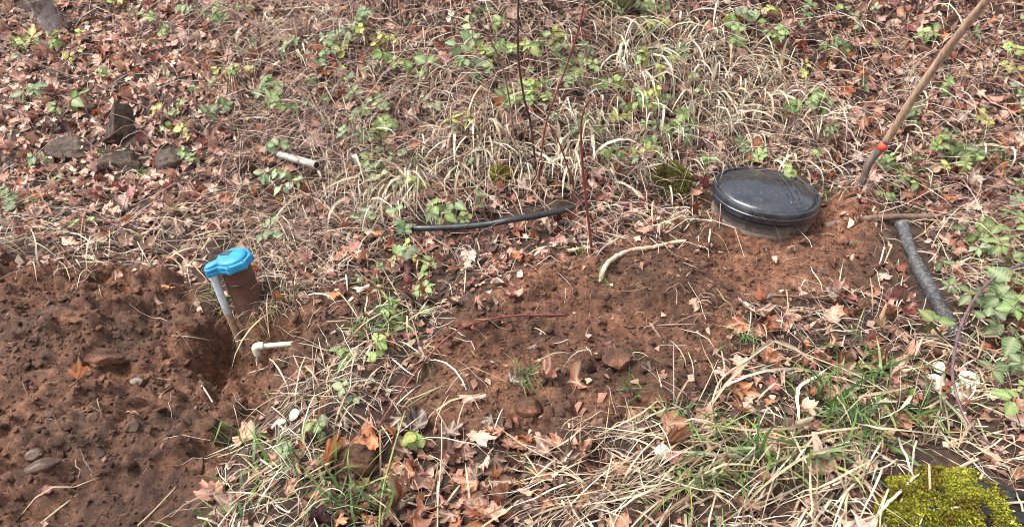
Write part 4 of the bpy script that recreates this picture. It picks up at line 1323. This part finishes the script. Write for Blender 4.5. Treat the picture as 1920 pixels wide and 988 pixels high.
CREAM = [(0.68, 0.60, 0.44, 3), (0.56, 0.46, 0.31, 2), (0.76, 0.72, 0.58, 1.8), (0.40, 0.30, 0.19, 1)]
DN = -math.pi / 2
for (px, py, nb, rad, L) in [(1165, 88, 50, 0.06, 0.40), (1200, 110, 40, 0.06, 0.36), (1180, 175, 40, 0.06, 0.32), (1095, 235, 40, 0.05, 0.34), (1120, 215, 34, 0.05, 0.3), (1040, 250, 30, 0.06, 0.3),
                              (935, 268, 45, 0.05, 0.34), (880, 280, 45, 0.05, 0.34), (840, 255, 25, 0.06, 0.3), (770, 345, 50, 0.05, 0.34), (745, 360, 40, 0.06, 0.34), (700, 385, 35, 0.07, 0.34), (1300, 88, 40, 0.07, 0.36),
                              (1345, 100, 50, 0.07, 0.38), (1400, 118, 40, 0.07, 0.38), (1425, 175, 40, 0.08, 0.34), (1330, 190, 50, 0.09, 0.36), (1370, 230, 40, 0.09, 0.30), (1290, 180, 30, 0.08, 0.34), (1545, 215, 24, 0.03, 0.36), (1530, 235, 18, 0.03, 0.32),
                              (1240, 260, 36, 0.07, 0.32), (1130, 300, 26, 0.05, 0.30), (1060, 305, 24, 0.05, 0.28), (985, 300, 24, 0.05, 0.28), (1700, 178, 14, 0.03, 0.36), (1690, 255, 10, 0.03, 0.3), (640, 330, 26, 0.08, 0.28),
                              (475, 55, 12, 0.05, 0.3), (575, 95, 12, 0.05, 0.3), (660, 95, 14, 0.06, 0.3), (1480, 300, 30, 0.06, 0.24), (1250, 330, 20, 0.05, 0.24), (1870, 270, 26, 0.1, 0.4), (1220, 140, 30, 0.08, 0.32), (1030, 150, 30, 0.1, 0.3)]:
    parts.append(tuft(px, py, int(nb * 0.75), rad * 1.2, L * 1.2, 0.0150, DN + rng.normal(0, 0.25), 0.5, 0.95, 2.9, CREAM[:2] + CREAM[2:3] * 2))
    parts.append(tuft(px + rng.normal(0, 25), py + rng.normal(0, 14), int(nb * 0.8), rad * 2.8, L * 0.95, 0.0075, DN + rng.normal(0, 0.5), 0.95, 0.45, 1.6, CREAM))
# the long combed straw of the near edge, each field lying its own way
def field(poly, per_m2, az0, spread, L, W, e0, droop, pal, follow=0.03, seg=6):
    m = paint(0, [(1, poly)], 14)
    PP = scatter(m, per_m2)
    k = len(PP)
    return blades(PP, az0 + rng.normal(0, spread, k), L * rng.uniform(0.5, 1.2, k), W * rng.uniform(0.5, 1.3, k), e0 + rng.normal(0, 0.16, k), droop * rng.uniform(0.4, 1.4, k), pick(pal, k), seg, follow=follow)
parts.append(field([(1020, 860), (1160, 780), (1380, 740), (1420, 830), (1300, 960), (1000, 1010)], 460, px_dir(-350, 120), 0.24, 0.36, 0.0066, 0.16, 0.35, STP))
parts.append(field([(470, 880), (620, 800), (720, 800), (640, 1000), (560, 1200), (380, 1200)], 330, px_dir(-270, 190), 0.3, 0.30, 0.0052, 0.2, 0.6, STP))
parts.append(field([(560, 740), (660, 660), (760, 720), (640, 800), (520, 840)], 300, px_dir(-200, 170), 0.4, 0.24, 0.004, 0.2, 0.6, STP))
parts.append(field([(1400, 800), (1700, 820), (1680, 1000), (1300, 1100), (1150, 1100), (1250, 930)], 290, px_dir(-250, 190), 0.45, 0.40, 0.0085, 0.35, 0.6, STP, 0.05))
parts.append(field([(1500, 960), (1640, 830), (1760, 840), (1700, 1000), (1500, 1150)], 220, px_dir(-160, 170), 0.3, 0.42, 0.0085, 0.35, 0.45, CREAM, 0.05))
parts.append(field([(1690, 640), (1930, 660), (1960, 860), (1730, 800)], 260, DN, 0.7, 0.30, 0.0085, 0.9, 2.0, CREAM, 0.04))
parts.append(field([(1700, 830), (1930, 840), (1960, 900), (1740, 880)], 300, px_dir(260, 90), 0.25, 0.34, 0.006, 0.2, 0.4, STP, 0.04))
parts.append(field([(1560, 610), (1700, 620), (1700, 720), (1600, 720)], 160, px_dir(50, 130), 0.5, 0.25, 0.005, 0.6, 1.2, CREAM, 0.04))
# grass hanging over the pit edge round the casing
for (px, py, nb, az0) in [(505, 585, 60, -1.1), (480, 600, 45, -1.5), (440, 585, 30, -2.2), (525, 560, 45, -0.5), (535, 540, 40, -0.9), (400, 560, 24, 3.3), (560, 545, 26, -1.2)]:
    parts.append(tuft(px, py, nb, 0.035, 0.17, 0.0036, az0, 0.8, 0.9, 2.4, [(0.50, 0.40, 0.25, 3), (0.62, 0.54, 0.36, 1.5), (0.30, 0.21, 0.13, 2), (0.26, 0.30, 0.09, 1)], follow=0.008))
V, F, C = join(parts)
tag(link('dry_grass', np_mesh('dry_grass', V, F, C), M['blade']), 'pale straw of dead grass lying and hanging over the bank', 'dry grass', None, 'stuff')

# the broad arching cream blades in front, each one picked out
def near_blade(pts, w0, label):
    P = smooth_path(pts, 7)
    P = P + 0.0012 * rng.normal(size=(len(P), 3))
    T = np.gradient(P, axis=0)
    S = np.cross(T, np.array([0.3, -0.6, 0.75]))
    S /= np.linalg.norm(S, axis=1, keepdims=True)
    s = np.linspace(0, 1, len(P))
    N0 = np.cross(S, T); N0 /= np.linalg.norm(N0, axis=1, keepdims=True) + 1e-9
    tw = rng.uniform(-0.6, 0.6) + rng.normal(0, 1.6) * s + 0.5 * np.sin(s * rng.uniform(6, 12))
    S = S * np.cos(tw)[:, None] + N0 * np.sin(tw)[:, None]
    w = w0 * np.clip(0.4 + 2.5 * s, 0, 1) * np.clip(1.02 - s ** 3, 0.04, 1) * 0.5
    up = np.cross(S, T); up /= np.linalg.norm(up, axis=1, keepdims=True) + 1e-9
    V = np.stack([P - S * w[:, None], P - up * w[:, None] * 0.35, P + S * w[:, None]], 1).reshape(-1, 3)
    b = P[0].copy()
    i0 = np.arange(len(P) - 1) * 3
    F = np.concatenate([np.stack([i0 + k, i0 + k + 1, i0 + k + 4, i0 + k + 3], 1) for k in (0, 1)])
    col = np.tile(pick(CREAM, 1)[0], (len(V), 1))
    o = link('long_straw', np_mesh('long_straw', V - b, F, col), M['blade'])
    o.location = Vector(b.tolist())
    tag(o, label, 'straw', 'broad dead grass blades at the lower right')
near_blade([at(1545, 690, 0.05), at(1455, 640, 0.17), at(1380, 700, 0.16), at(1330, 765, 0.06), at(1322, 790, 0.02)], 0.012, 'broad cream grass blade arching highest, left of the straw patch')
near_blade([at(1560, 700, 0.05), at(1480, 690, 0.18), at(1400, 705, 0.18), at(1345, 735, 0.10), at(1325, 775, 0.03)], 0.011, 'cream grass blade bending left below the highest arch')
near_blade([at(1500, 800, 0.03), at(1497, 730, 0.10), at(1530, 705, 0.14), at(1568, 680, 0.14)], 0.013, 'short cream blade rising to the right over the straw')
near_blade([at(1600, 760, 0.08), at(1520, 795, 0.16), at(1420, 806, 0.14), at(1350, 798, 0.10), at(1312, 782, 0.04)], 0.010, 'long tan blade lying flat across the straw, pointing left')
near_blade([at(1600, 745, 0.08), at(1660, 735, 0.14), at(1715, 722, 0.12)], 0.012, 'white blade pointing right towards the silvery round leaves')
near_blade([at(1720, 724, 0.10), at(1690, 765, 0.14), at(1640, 790, 0.12)], 0.014, 'white folded blade hanging below the silvery round leaves')
near_blade([at(1640, 860, 0.05), at(1560, 840, 0.16), at(1470, 880, 0.16), at(1380, 960, 0.08), at(1330, 1000, 0.03)], 0.010, 'long straw blade sweeping down to the bottom edge')
near_blade([at(1560, 780, 0.06), at(1640, 800, 0.14), at(1760, 815, 0.14), at(1900, 850, 0.08)], 0.008, 'thin straw blade running right above the big mossy rock')

near_blade([at(1625, 988, 0.06), at(1668, 940, 0.14), at(1720, 890, 0.16), at(1752, 862, 0.14)], 0.009, 'cream blade leaning over the left side of the big mossy rock')
near_blade([at(1650, 995, 0.06), at(1700, 925, 0.15), at(1735, 870, 0.15)], 0.007, 'narrow tan blade crossing the left side of the big mossy rock')
near_blade([at(1930, 985, 0.12), at(1908, 930, 0.18), at(1890, 890, 0.16), at(1862, 858, 0.10)], 0.008, 'tan blade curving over the right end of the big mossy rock')
near_blade([at(1690, 862, 0.08), at(1760, 880, 0.14), at(1850, 892, 0.14), at(1925, 905, 0.10)], 0.006, 'thin straw blade lying across the top of the big mossy rock')
near_blade([at(1725, 985, 0.10), at(1740, 930, 0.14), at(1742, 880, 0.14)], 0.006, 'upright straw blade in front of the big mossy rock')
# ------------------------------------------------------------------ green grass
GRP = [(0.115, 0.21, 0.055, 3), (0.20, 0.31, 0.08, 2.2), (0.065, 0.135, 0.045, 2), (0.32, 0.38, 0.12, 1.0), (0.14, 0.22, 0.12, 1)]
parts = []
M_gr = paint(0.02, [(0.06, MID), (0.55, [(640, 500), (770, 520), (800, 600), (760, 690), (720, 760), (620, 740), (610, 690), (690, 580)]), (0.5, [(420, 800), (600, 760), (720, 900), (690, 1200), (400, 1200)]),
                    (0.75, [(1380, 690), (1540, 640), (1740, 720), (1720, 850), (1500, 880), (1350, 900), (1290, 800)]), (0.6, [(1250, 780), (1400, 780), (1400, 1000), (1180, 1000)]),
                    (0.5, [(1690, 240), (1900, 270), (1900, 360), (1640, 350)]), (0.25, [(0, 370), (120, 370), (100, 440), (0, 450)]), (0.2, [(740, 430), (880, 440), (860, 560), (760, 540)]),
                    (0.2, [(270, 450), (380, 440), (370, 510), (290, 510)]), (0.3, [(1390, 600), (1440, 600), (1420, 680), (1360, 640)]), (0.12, TBK), (0.25, RE),
                    (0.004, SOIL_L), (0.006, SOIL_C)], 16)
P = scatter(M_gr, 420)
n = len(P)
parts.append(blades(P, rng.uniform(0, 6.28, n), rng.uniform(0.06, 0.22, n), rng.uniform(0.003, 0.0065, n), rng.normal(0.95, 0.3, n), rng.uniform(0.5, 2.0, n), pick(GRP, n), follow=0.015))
for (px, py, nb, L) in [(1620, 700, 40, 0.24), (1560, 780, 46, 0.28), (1600, 830, 40, 0.28), (1500, 860, 34, 0.26), (1720, 780, 24, 0.28), (1420, 870, 40, 0.24), (1350, 850, 34, 0.22), (1300, 900, 30, 0.2),
                        (640, 930, 34, 0.2), (690, 960, 26, 0.2), (440, 960, 22, 0.16), (460, 830, 22, 0.16), (500, 870, 20, 0.16), (720, 590, 40, 0.14), (745, 620, 30, 0.14), (690, 620, 26, 0.14), (700, 540, 24, 0.12), (1780, 300, 30, 0.22), (1840, 310, 30, 0.24), (1700, 330, 20, 0.18),
                        (1520, 385, 10, 0.13), (1540, 365, 10, 0.14), (420, 575, 8, 0.15), (1270, 790, 20, 0.2), (1180, 760, 14, 0.16)]:
    parts.append(tuft(px, py, nb, 0.045, L * 1.1, 0.0100, DN, 1.6, 1.1, 1.1, GRP))
V, F, C = join(parts)
tag(link('green_grass', np_mesh('green_grass', V, F, C), M['green_blade']), 'fresh green grass growing through the straw', 'grass', None, 'stuff')

def grass_tuft(px, py, nb, L, label, rad=0.018, W=0.0045):
    b = at(px, py)
    V, F, C = tuft(px, py, nb, rad, L, W, DN, 1.8, 1.0, 1.4, GRP)
    o = link('grass_tuft', np_mesh('grass_tuft', V - b, F, C), M['green_blade'])
    o.location = Vector(b.tolist())
    tag(o, label, 'grass tuft', 'separate small green grass tufts')
grass_tuft(985, 708, 46, 0.13, 'lone green grass tuft growing in the middle of the bare soil')
grass_tuft(1392, 640, 34, 0.11, 'green grass tuft at the right edge of the bare soil')
grass_tuft(1080, 478, 24, 0.12, 'green grass tuft at the left end of the pale root')
grass_tuft(1130, 532, 12, 0.12, 'thin yellow-green grass tuft where the pale root enters soil', 0.01)
grass_tuft(75, 308, 24, 0.09, 'bright green grass tuft below the leftmost rock')
grass_tuft(265, 332, 26, 0.09, 'small green grass tuft below the ledge-like rock')
grass_tuft(65, 385, 40, 0.11, 'wide green grass tuft in leaves at the left edge')
grass_tuft(1715, 405, 16, 0.10, 'green grass tuft above the end of the corrugated hose')
grass_tuft(800, 685, 10, 0.12, 'few yellow-green grass blades at the foot of the red cane', 0.01)

# ------------------------------------------------------------------ brambles: trailing sprigs, every leaflet a part
def leaflet_mesh(seed, serr=0.06, width=0.36):
    r = np.random.default_rng(seed)
    n = 9
    t = np.linspace(0, 1, n)
    w = width * np.sin(np.pi * t ** 0.85) ** 0.65 * (1 - 0.12 * t)
    w[0], w[-1] = 0.0, 0.0
    fold, arch = r.uniform(0.02, 0.22), r.uniform(-0.30, 0.02)
    V, vn = [], []
    for k in range(n):
        z0 = arch * t[k] ** 2
        teeth = 1 + serr * (1 if k % 2 else -1)
        pl_ = 0.035 * (1 if k % 2 else -1)
        V += [(-w[k] * teeth, t[k] - 0.03 * (k % 2), z0 + fold * w[k] + r.normal(0, 0.012)), (-w[k] * 0.5, t[k] - 0.015 + 0.03, z0 + fold * w[k] * 0.6 + pl_ * 0.5), (0, t[k], z0),
              (w[k] * 0.5, t[k] - 0.015 + 0.03, z0 + fold * w[k] * 0.6 + pl_ * 0.5), (w[k] * teeth, t[k] - 0.03 * (k % 2), z0 + fold * w[k] + r.normal(0, 0.012))]
        vn += [0, 0.55 if k % 2 else 0, 1, 0.55 if k % 2 else 0, 0.1]
    F = []
    for k in range(n - 1):
        for j in range(4):
            a = k * 5 + j
            F.append((a, a + 1, a + 6, a + 5))
    return np_mesh('leaflet', np.array(V), np.array(F), extra={'vein': vn})
LFM = [leaflet_mesh(k, 0.04 + 0.02 * (k % 3), 0.36 + 0.03 * (k % 4)) for k in range(8)]
def big_leaflet(seed):
    r = np.random.default_rng(seed)
    n = 15
    t = np.linspace(0, 1, n)
    w = 0.40 * np.sin(np.pi * t ** 0.72) ** 0.9 * (1 - 0.30 * t)
    w[0], w[-1] = 0.0, 0.0
    fold, arch = r.uniform(0.1, 0.3), r.uniform(-0.3, -0.05)
    V, vn = [], []
    for k in range(n):
        z0 = arch * t[k] ** 2
        odd = k % 2
        teeth, rg = 1 + (0.09 if odd else -0.06), (0.022 if odd else -0.022)
        for x in (-1, -0.55, 0, 0.55, 1):
            f = abs(x)
            V.append((x * w[k] * (teeth if f == 1 else 1), t[k] + 0.10 * f * (1 - t[k]) * (w[k] > 0), z0 + fold * w[k] * f + rg * (0 < f < 1) + r.normal(0, 0.006) * (f == 1)))
            vn.append(1.0 if f == 0 else (0.7 if odd and f < 1 else 0.0))
    F = [(k * 5 + j, k * 5 + j + 1, k * 5 + j + 6, k * 5 + j + 5) for k in range(n - 1) for j in range(4)]
    return np_mesh('leaflet', np.array(V), np.array(F), extra={'vein': vn})
LFB = [big_leaflet(k) for k in range(5)]
GCOL = {'green': (0.115, 0.205, 0.045), 'dark green': (0.055, 0.115, 0.034), 'bluish green': (0.165, 0.265, 0.125), 'yellow-green': (0.27, 0.31, 0.05), 'lime': (0.17, 0.27, 0.06), 'silvery': (0.55, 0.60, 0.50)}
bitems = []
def sprig(px, py, col, nodes, size, lift=0.08, rot=None, length=None):
    """a piece of trailing bramble: a thin cane with leaves of three leaflets along it"""
    lf = at(px, py, lift)
    g0 = np.array([lf[0], lf[1], float(hz(lf[0], lf[1]))])
    a0 = rng.uniform(0, 6.28) if rot is None else rot
    ln = (rng.uniform(0.05, 0.11) if length is None else length) * max(nodes - 1, 0.6)
    d = np.array([math.cos(a0), 0.4 * math.sin(a0) - 0.1, 0.5 * math.sin(a0)]) * ln
    b = g0 - d * 0.6 + np.array([0, 0.03, 0])
    b[2] = float(hz(b[0], b[1])) - 0.01
    root = empty('bramble_sprig', b, '', 'bramble', 'green bramble sprigs on the bank')
    ctl = [np.zeros(3), (lf - d * 0.5 - b) * 0.6 + np.array([0, 0, 0.02])] + [lf - b + d * (k / max(nodes - 1, 1) - 0.5) + 0.008 * rng.normal(size=3) for k in range(nodes)]
    st = smooth_path(ctl, 4)
    V, F = tube(st, np.linspace(0.0024, 0.0014, len(st)), 5)
    link('cane', py_mesh('cane', V, F), M['cane_red' if rng.random() < 0.5 else 'cane_green'], root)
    n = nrm_at(g0)
    face = Vector((n + np.array([0, -0.45, 0.25])).tolist()).normalized()
    q0 = Vector((0, 0, 1)).rotation_difference(face)
    c0_ = np.array(GCOL[col])
    cnt = 0
    for k in range(nodes):
        p = ctl[2 + k]
        a = rng.uniform(0, 6.28)
        qn = q0 @ Quaternion(Vector(rng.normal(size=3).tolist()).normalized(), rng.normal(0, 0.35)) @ Quaternion((0, 0, 1), a)
        s0 = size * rng.uniform(0.7, 1.15)
        cn = c0_ * rng.uniform(0.75, 1.3)
        for j, (da, sc2) in enumerate(((0.0, 1.0), (1.25, 0.82), (-1.25, 0.82), (2.3, 0.6), (-2.3, 0.6))[:int(rng.choice([3, 3, 3, 5]))]):
            q = qn @ Quaternion((0, 0, 1), da + rng.normal(0, 0.15)) @ Quaternion((1, 0, 0), rng.normal(-0.12, 0.32)) @ Quaternion((0, 1, 0), rng.normal(0, 0.25))
            s = s0 * sc2 * rng.uniform(0.85, 1.1)
            pool = LFB if size > 0.068 else LFM
            o = link('leaflet', pool[int(rng.integers(0, len(pool)))], M['green_leaf'], root)
            off = Vector(p.tolist()) + q @ Vector((0, 0.15 * s, 0))
            o.matrix_local = Matrix.Translation(off) @ q.to_matrix().to_4x4() @ Matrix.Diagonal((s, s, s, 1))
            cc = cn * rng.uniform(0.85, 1.15, 3)
            o.color = (float(cc[0]), float(cc[1]), float(cc[2]), 1)
            cnt += 1
    num = ['no', 'one', 'two', 'three', 'four', 'five', 'six', 'seven', 'eight', 'nine', 'ten', 'eleven', 'twelve', 'thirteen', 'fourteen', 'fifteen', 'sixteen'][cnt]
    bitems.append((root, f'{col} sprig of {num} leaflets {where(px, py)}', px))
    return root

def nrm_at(b):
    return slope_normal(np.array([b[0]]), np.array([b[1]]), 0.15)[0]

SPR = {'green': [(85, 80), (30, 88), (130, 188), (320, 215), (400, 30), (350, 12), (400, 145), (440, 138), (500, 175), (520, 192), (380, 162), (650, 78), (740, 110), (770, 116), (800, 132), (700, 240), (690, 296), (720, 232),
                 (930, 102), (945, 92), (990, 165), (965, 182), (1000, 186), (1080, 145), (1120, 160), (1150, 152), (1185, 190), (1225, 15), (1215, 28), (1255, 106), (1110, 232), (1140, 276), (1280, 216), (1250, 250),
                 (1385, 76), (1380, 60), (1440, 56), (1470, 62), (1320, 172), (1300, 142), (1500, 196), (1530, 172), (1540, 188), (1780, 160), (1790, 148), (1770, 266), (1820, 300), (1740, 60), (1430, 292), (1330, 292), (1680, 346),
                 (1840, 422), (1870, 432), (1900, 402), (650, 662), (700, 656), (565, 806), (590, 800), (745, 592), (800, 502), (820, 396), (870, 402), (1915, 335), (1240, 192)],
       'dark green': [(370, 22), (250, 22), (60, 168), (490, 160), (610, 105), (690, 200), (755, 292), (1060, 118), (1230, 232), (1290, 252), (1400, 282), (1610, 152), (1800, 258), (890, 372), (830, 386), (610, 806), (520, 866), (540, 856), (1750, 62), (1095, 246), (1180, 286), (1765, 497), (1265, 96), (860, 232), (905, 20)],
       'bluish green': [(512, 272), (514, 322), (500, 415), (545, 346), (620, 70), (715, 330), (885, 50), (870, 84), (1070, 142), (1060, 155), (660, 740), (640, 732), (790, 576), (1840, 460), (1910, 376), (505, 440), (1205, 180), (715, 200)],
       'yellow-green': [(40, 78), (150, 60), (140, 100), (300, 206), (345, 245), (900, 96), (985, 84), (1510, 126), (1750, 262), (1900, 116), (1210, 188), (1225, 190), (765, 808), (1190, 285), (1165, 150), (425, 130)],
       'lime': [(98, 70), (935, 46), (980, 88), (1110, 116), (1835, 292), (1910, 92), (975, 172), (760, 826), (1720, 336), (705, 655), (1480, 330)]}
for colr, lst in SPR.items():
    for (px, py) in lst:
        if py < 500:
            sprig(px, py, colr, int(rng.choice([1, 2, 2, 3])), rng.uniform(0.042, 0.082), lift=rng.uniform(0.10, 0.26))
        else:
            sprig(px, py, colr, int(rng.choice([1, 1, 2])), rng.uniform(0.045, 0.070), lift=rng.uniform(0.05, 0.12))
# more of them through the thatch of the bank
M_br = paint(0.0, [(0.25, TL), (0.45, TR), (1.0, [(620, -100), (1290, -100), (1320, 330), (1000, 330), (700, 330), (560, 200)]), (0.6, [(400, -50), (620, -50), (600, 420), (430, 180)]), (0.5, [(700, 330), (1000, 330), (960, 460), (760, 560), (700, 480)]), (0.7, [(1780, 380), (2000, 380), (2000, 800), (1840, 780)])], 20)
for q in scatter(M_br, 24.0):
    qu, qv, _ = project(q[0], q[1], q[2])
    if -60 < qu < 1980 and -30 < qv < 900:
        sprig(float(qu), float(qv), str(rng.choice(['green', 'dark green', 'green', 'bluish green', 'yellow-green', 'dark green'])), int(rng.choice([1, 2, 2, 3])), rng.uniform(0.038, 0.066), lift=rng.uniform(0.10, 0.26))
kc = 0
for (px, py, dx, dy) in [(640, 180, 190, -70), (820, 90, 160, 60), (700, 260, 150, 40), (1080, 200, 170, 40), (1180, 250, 140, -60), (1300, 120, 160, 50), (480, 170, 150, -50), (560, 60, 170, 40), (1400, 60, 150, -30), (1500, 150, 120, 60),
                          (880, 180, 130, -70), (760, 320, 110, 60), (1020, 60, 140, 50), (1240, 40, 140, 50), (1720, 200, 150, -50), (1830, 330, 120, 60), (280, 40, 120, 60), (420, 240, 120, 60), (930, 250, -120, 50), (600, 330, 130, -60)]:
    cc_ = ['cane_dark', 'cane_brown', 'cane_red', 'cane_purple'][kc % 4]
    word = {'cane_dark': 'dark', 'cane_brown': 'brown', 'cane_red': 'red', 'cane_purple': 'purple'}[cc_]
    hgt = rng.uniform(0.12, 0.28)
    o = cane('bramble_cane', [at(px, py, -0.01), at(px + dx * 0.25, py + dy * 0.25 - 12, hgt * 0.8), at(px + dx * 0.55, py + dy * 0.5 - 14, hgt), at(px + dx * 0.85, py + dy * 0.85 - 4, hgt * 0.5), at(px + dx, py + dy, 0.0)],
             0.0038, 0.0026, cc_, '', 'cane', 6, 8, 0.001)
    bitems.append((o, f'thin {word} trailing cane {where(px + dx / 2, py + dy / 2)}', px))
    kc += 1
# the large near leaves by the corrugated hose and the right edge
sprig(1766, 600, 'green', 1, 0.125, 0.28, 0.5)
sprig(1742, 596, 'dark green', 1, 0.10, 0.27, 0.9)
for (px, py, s, c, r_) in [(1885, 545, 0.12, 'dark green', 1.0), (1905, 640, 0.115, 'dark green', 2.0), (1925, 580, 0.115, 'green', 0.3), (1862, 505, 0.075, 'dark green', 1.6), (1915, 440, 0.08, 'green', 0.8), (1885, 470, 0.07, 'green', 2.2), (1895, 690, 0.08, 'dark green', 0.4), (1918, 735, 0.075, 'lime', 1.2), (1800, 545, 0.07, 'dark green', 2.6), (1850, 430, 0.07, 'green', 0.2), (1870, 600, 0.08, 'dark green', 2.9)]:
    sprig(px, py, c, 2, s, 0.30, r_, 0.12)
single_out(bitems)

# silvery leaf undersides
sitems = []
ROUND = [leaflet_mesh(90 + k, 0.0, 0.46) for k in range(3)]
def silver(px, py, s, label, yaw, w=1.0, lift=0.06):
    b = at(px, py, lift)
    o = link('silvery_leaf', ROUND[int(px) % 3], M['green_leaf'])
    n = nrm_at(at(px, py))
    q = Vector((0, 0, 1)).rotation_difference(Vector((n + np.array([0, -0.5, 0])).tolist()).normalized()) @ Quaternion((0, 0, 1), yaw)
    o.matrix_world = Matrix.Translation(Vector(b.tolist())) @ q.to_matrix().to_4x4() @ Matrix.Diagonal((s * 0.95 * w, s, s * 0.5, 1))
    o.color = (0.62, 0.66, 0.54, 1)
    tag(o, label, 'leaf', 'silvery upturned leaves')
silver(1772, 722, 0.085, 'silvery round leaf, lowest left of the pale cluster behind the purple cane', 1.2)
silver(1800, 716, 0.095, 'silvery round leaf, largest of the pale cluster, crossed by the purple cane', -1.3)
silver(1785, 738, 0.10, 'silvery leaf at the bottom of the pale cluster behind the purple cane', -1.4)
silver(1752, 694, 0.06, 'silvery leaf at the top left of the pale cluster', -1.0)
silver(1768, 700, 0.05, 'small silvery leaf at the top of the pale cluster', 0.4)
silver(538, 790, 0.085, 'white petal-like leaf lying beside the trench edge', 1.9, 0.8, 0.04)
silver(560, 768, 0.055, 'small white leaf just above the white petal-like leaf', 2.2, 0.9, 0.04)
silver(548, 352, 0.05, 'white upturned leaf in the straw below the short metal pipe', 1.0)
silver(850, 30, 0.05, 'white upturned leaf in brambles near the top, left of the tall cane', 0.6)
silver(838, 42, 0.045, 'white upturned leaf, lower of the pair near the top', -0.6)
silver(1025, 205, 0.06, 'pale upturned leaf in the middle of the bank beside the tall canes', 1.2)
silver(1255, 850, 0.055, 'pale round upturned leaf in the combed straw at the bottom', 1.3, 1.2, 0.05)
silver(1470, 612, 0.05, 'pale upturned leaf at the right edge of the bare soil', 1.1, 1.0, 0.03)
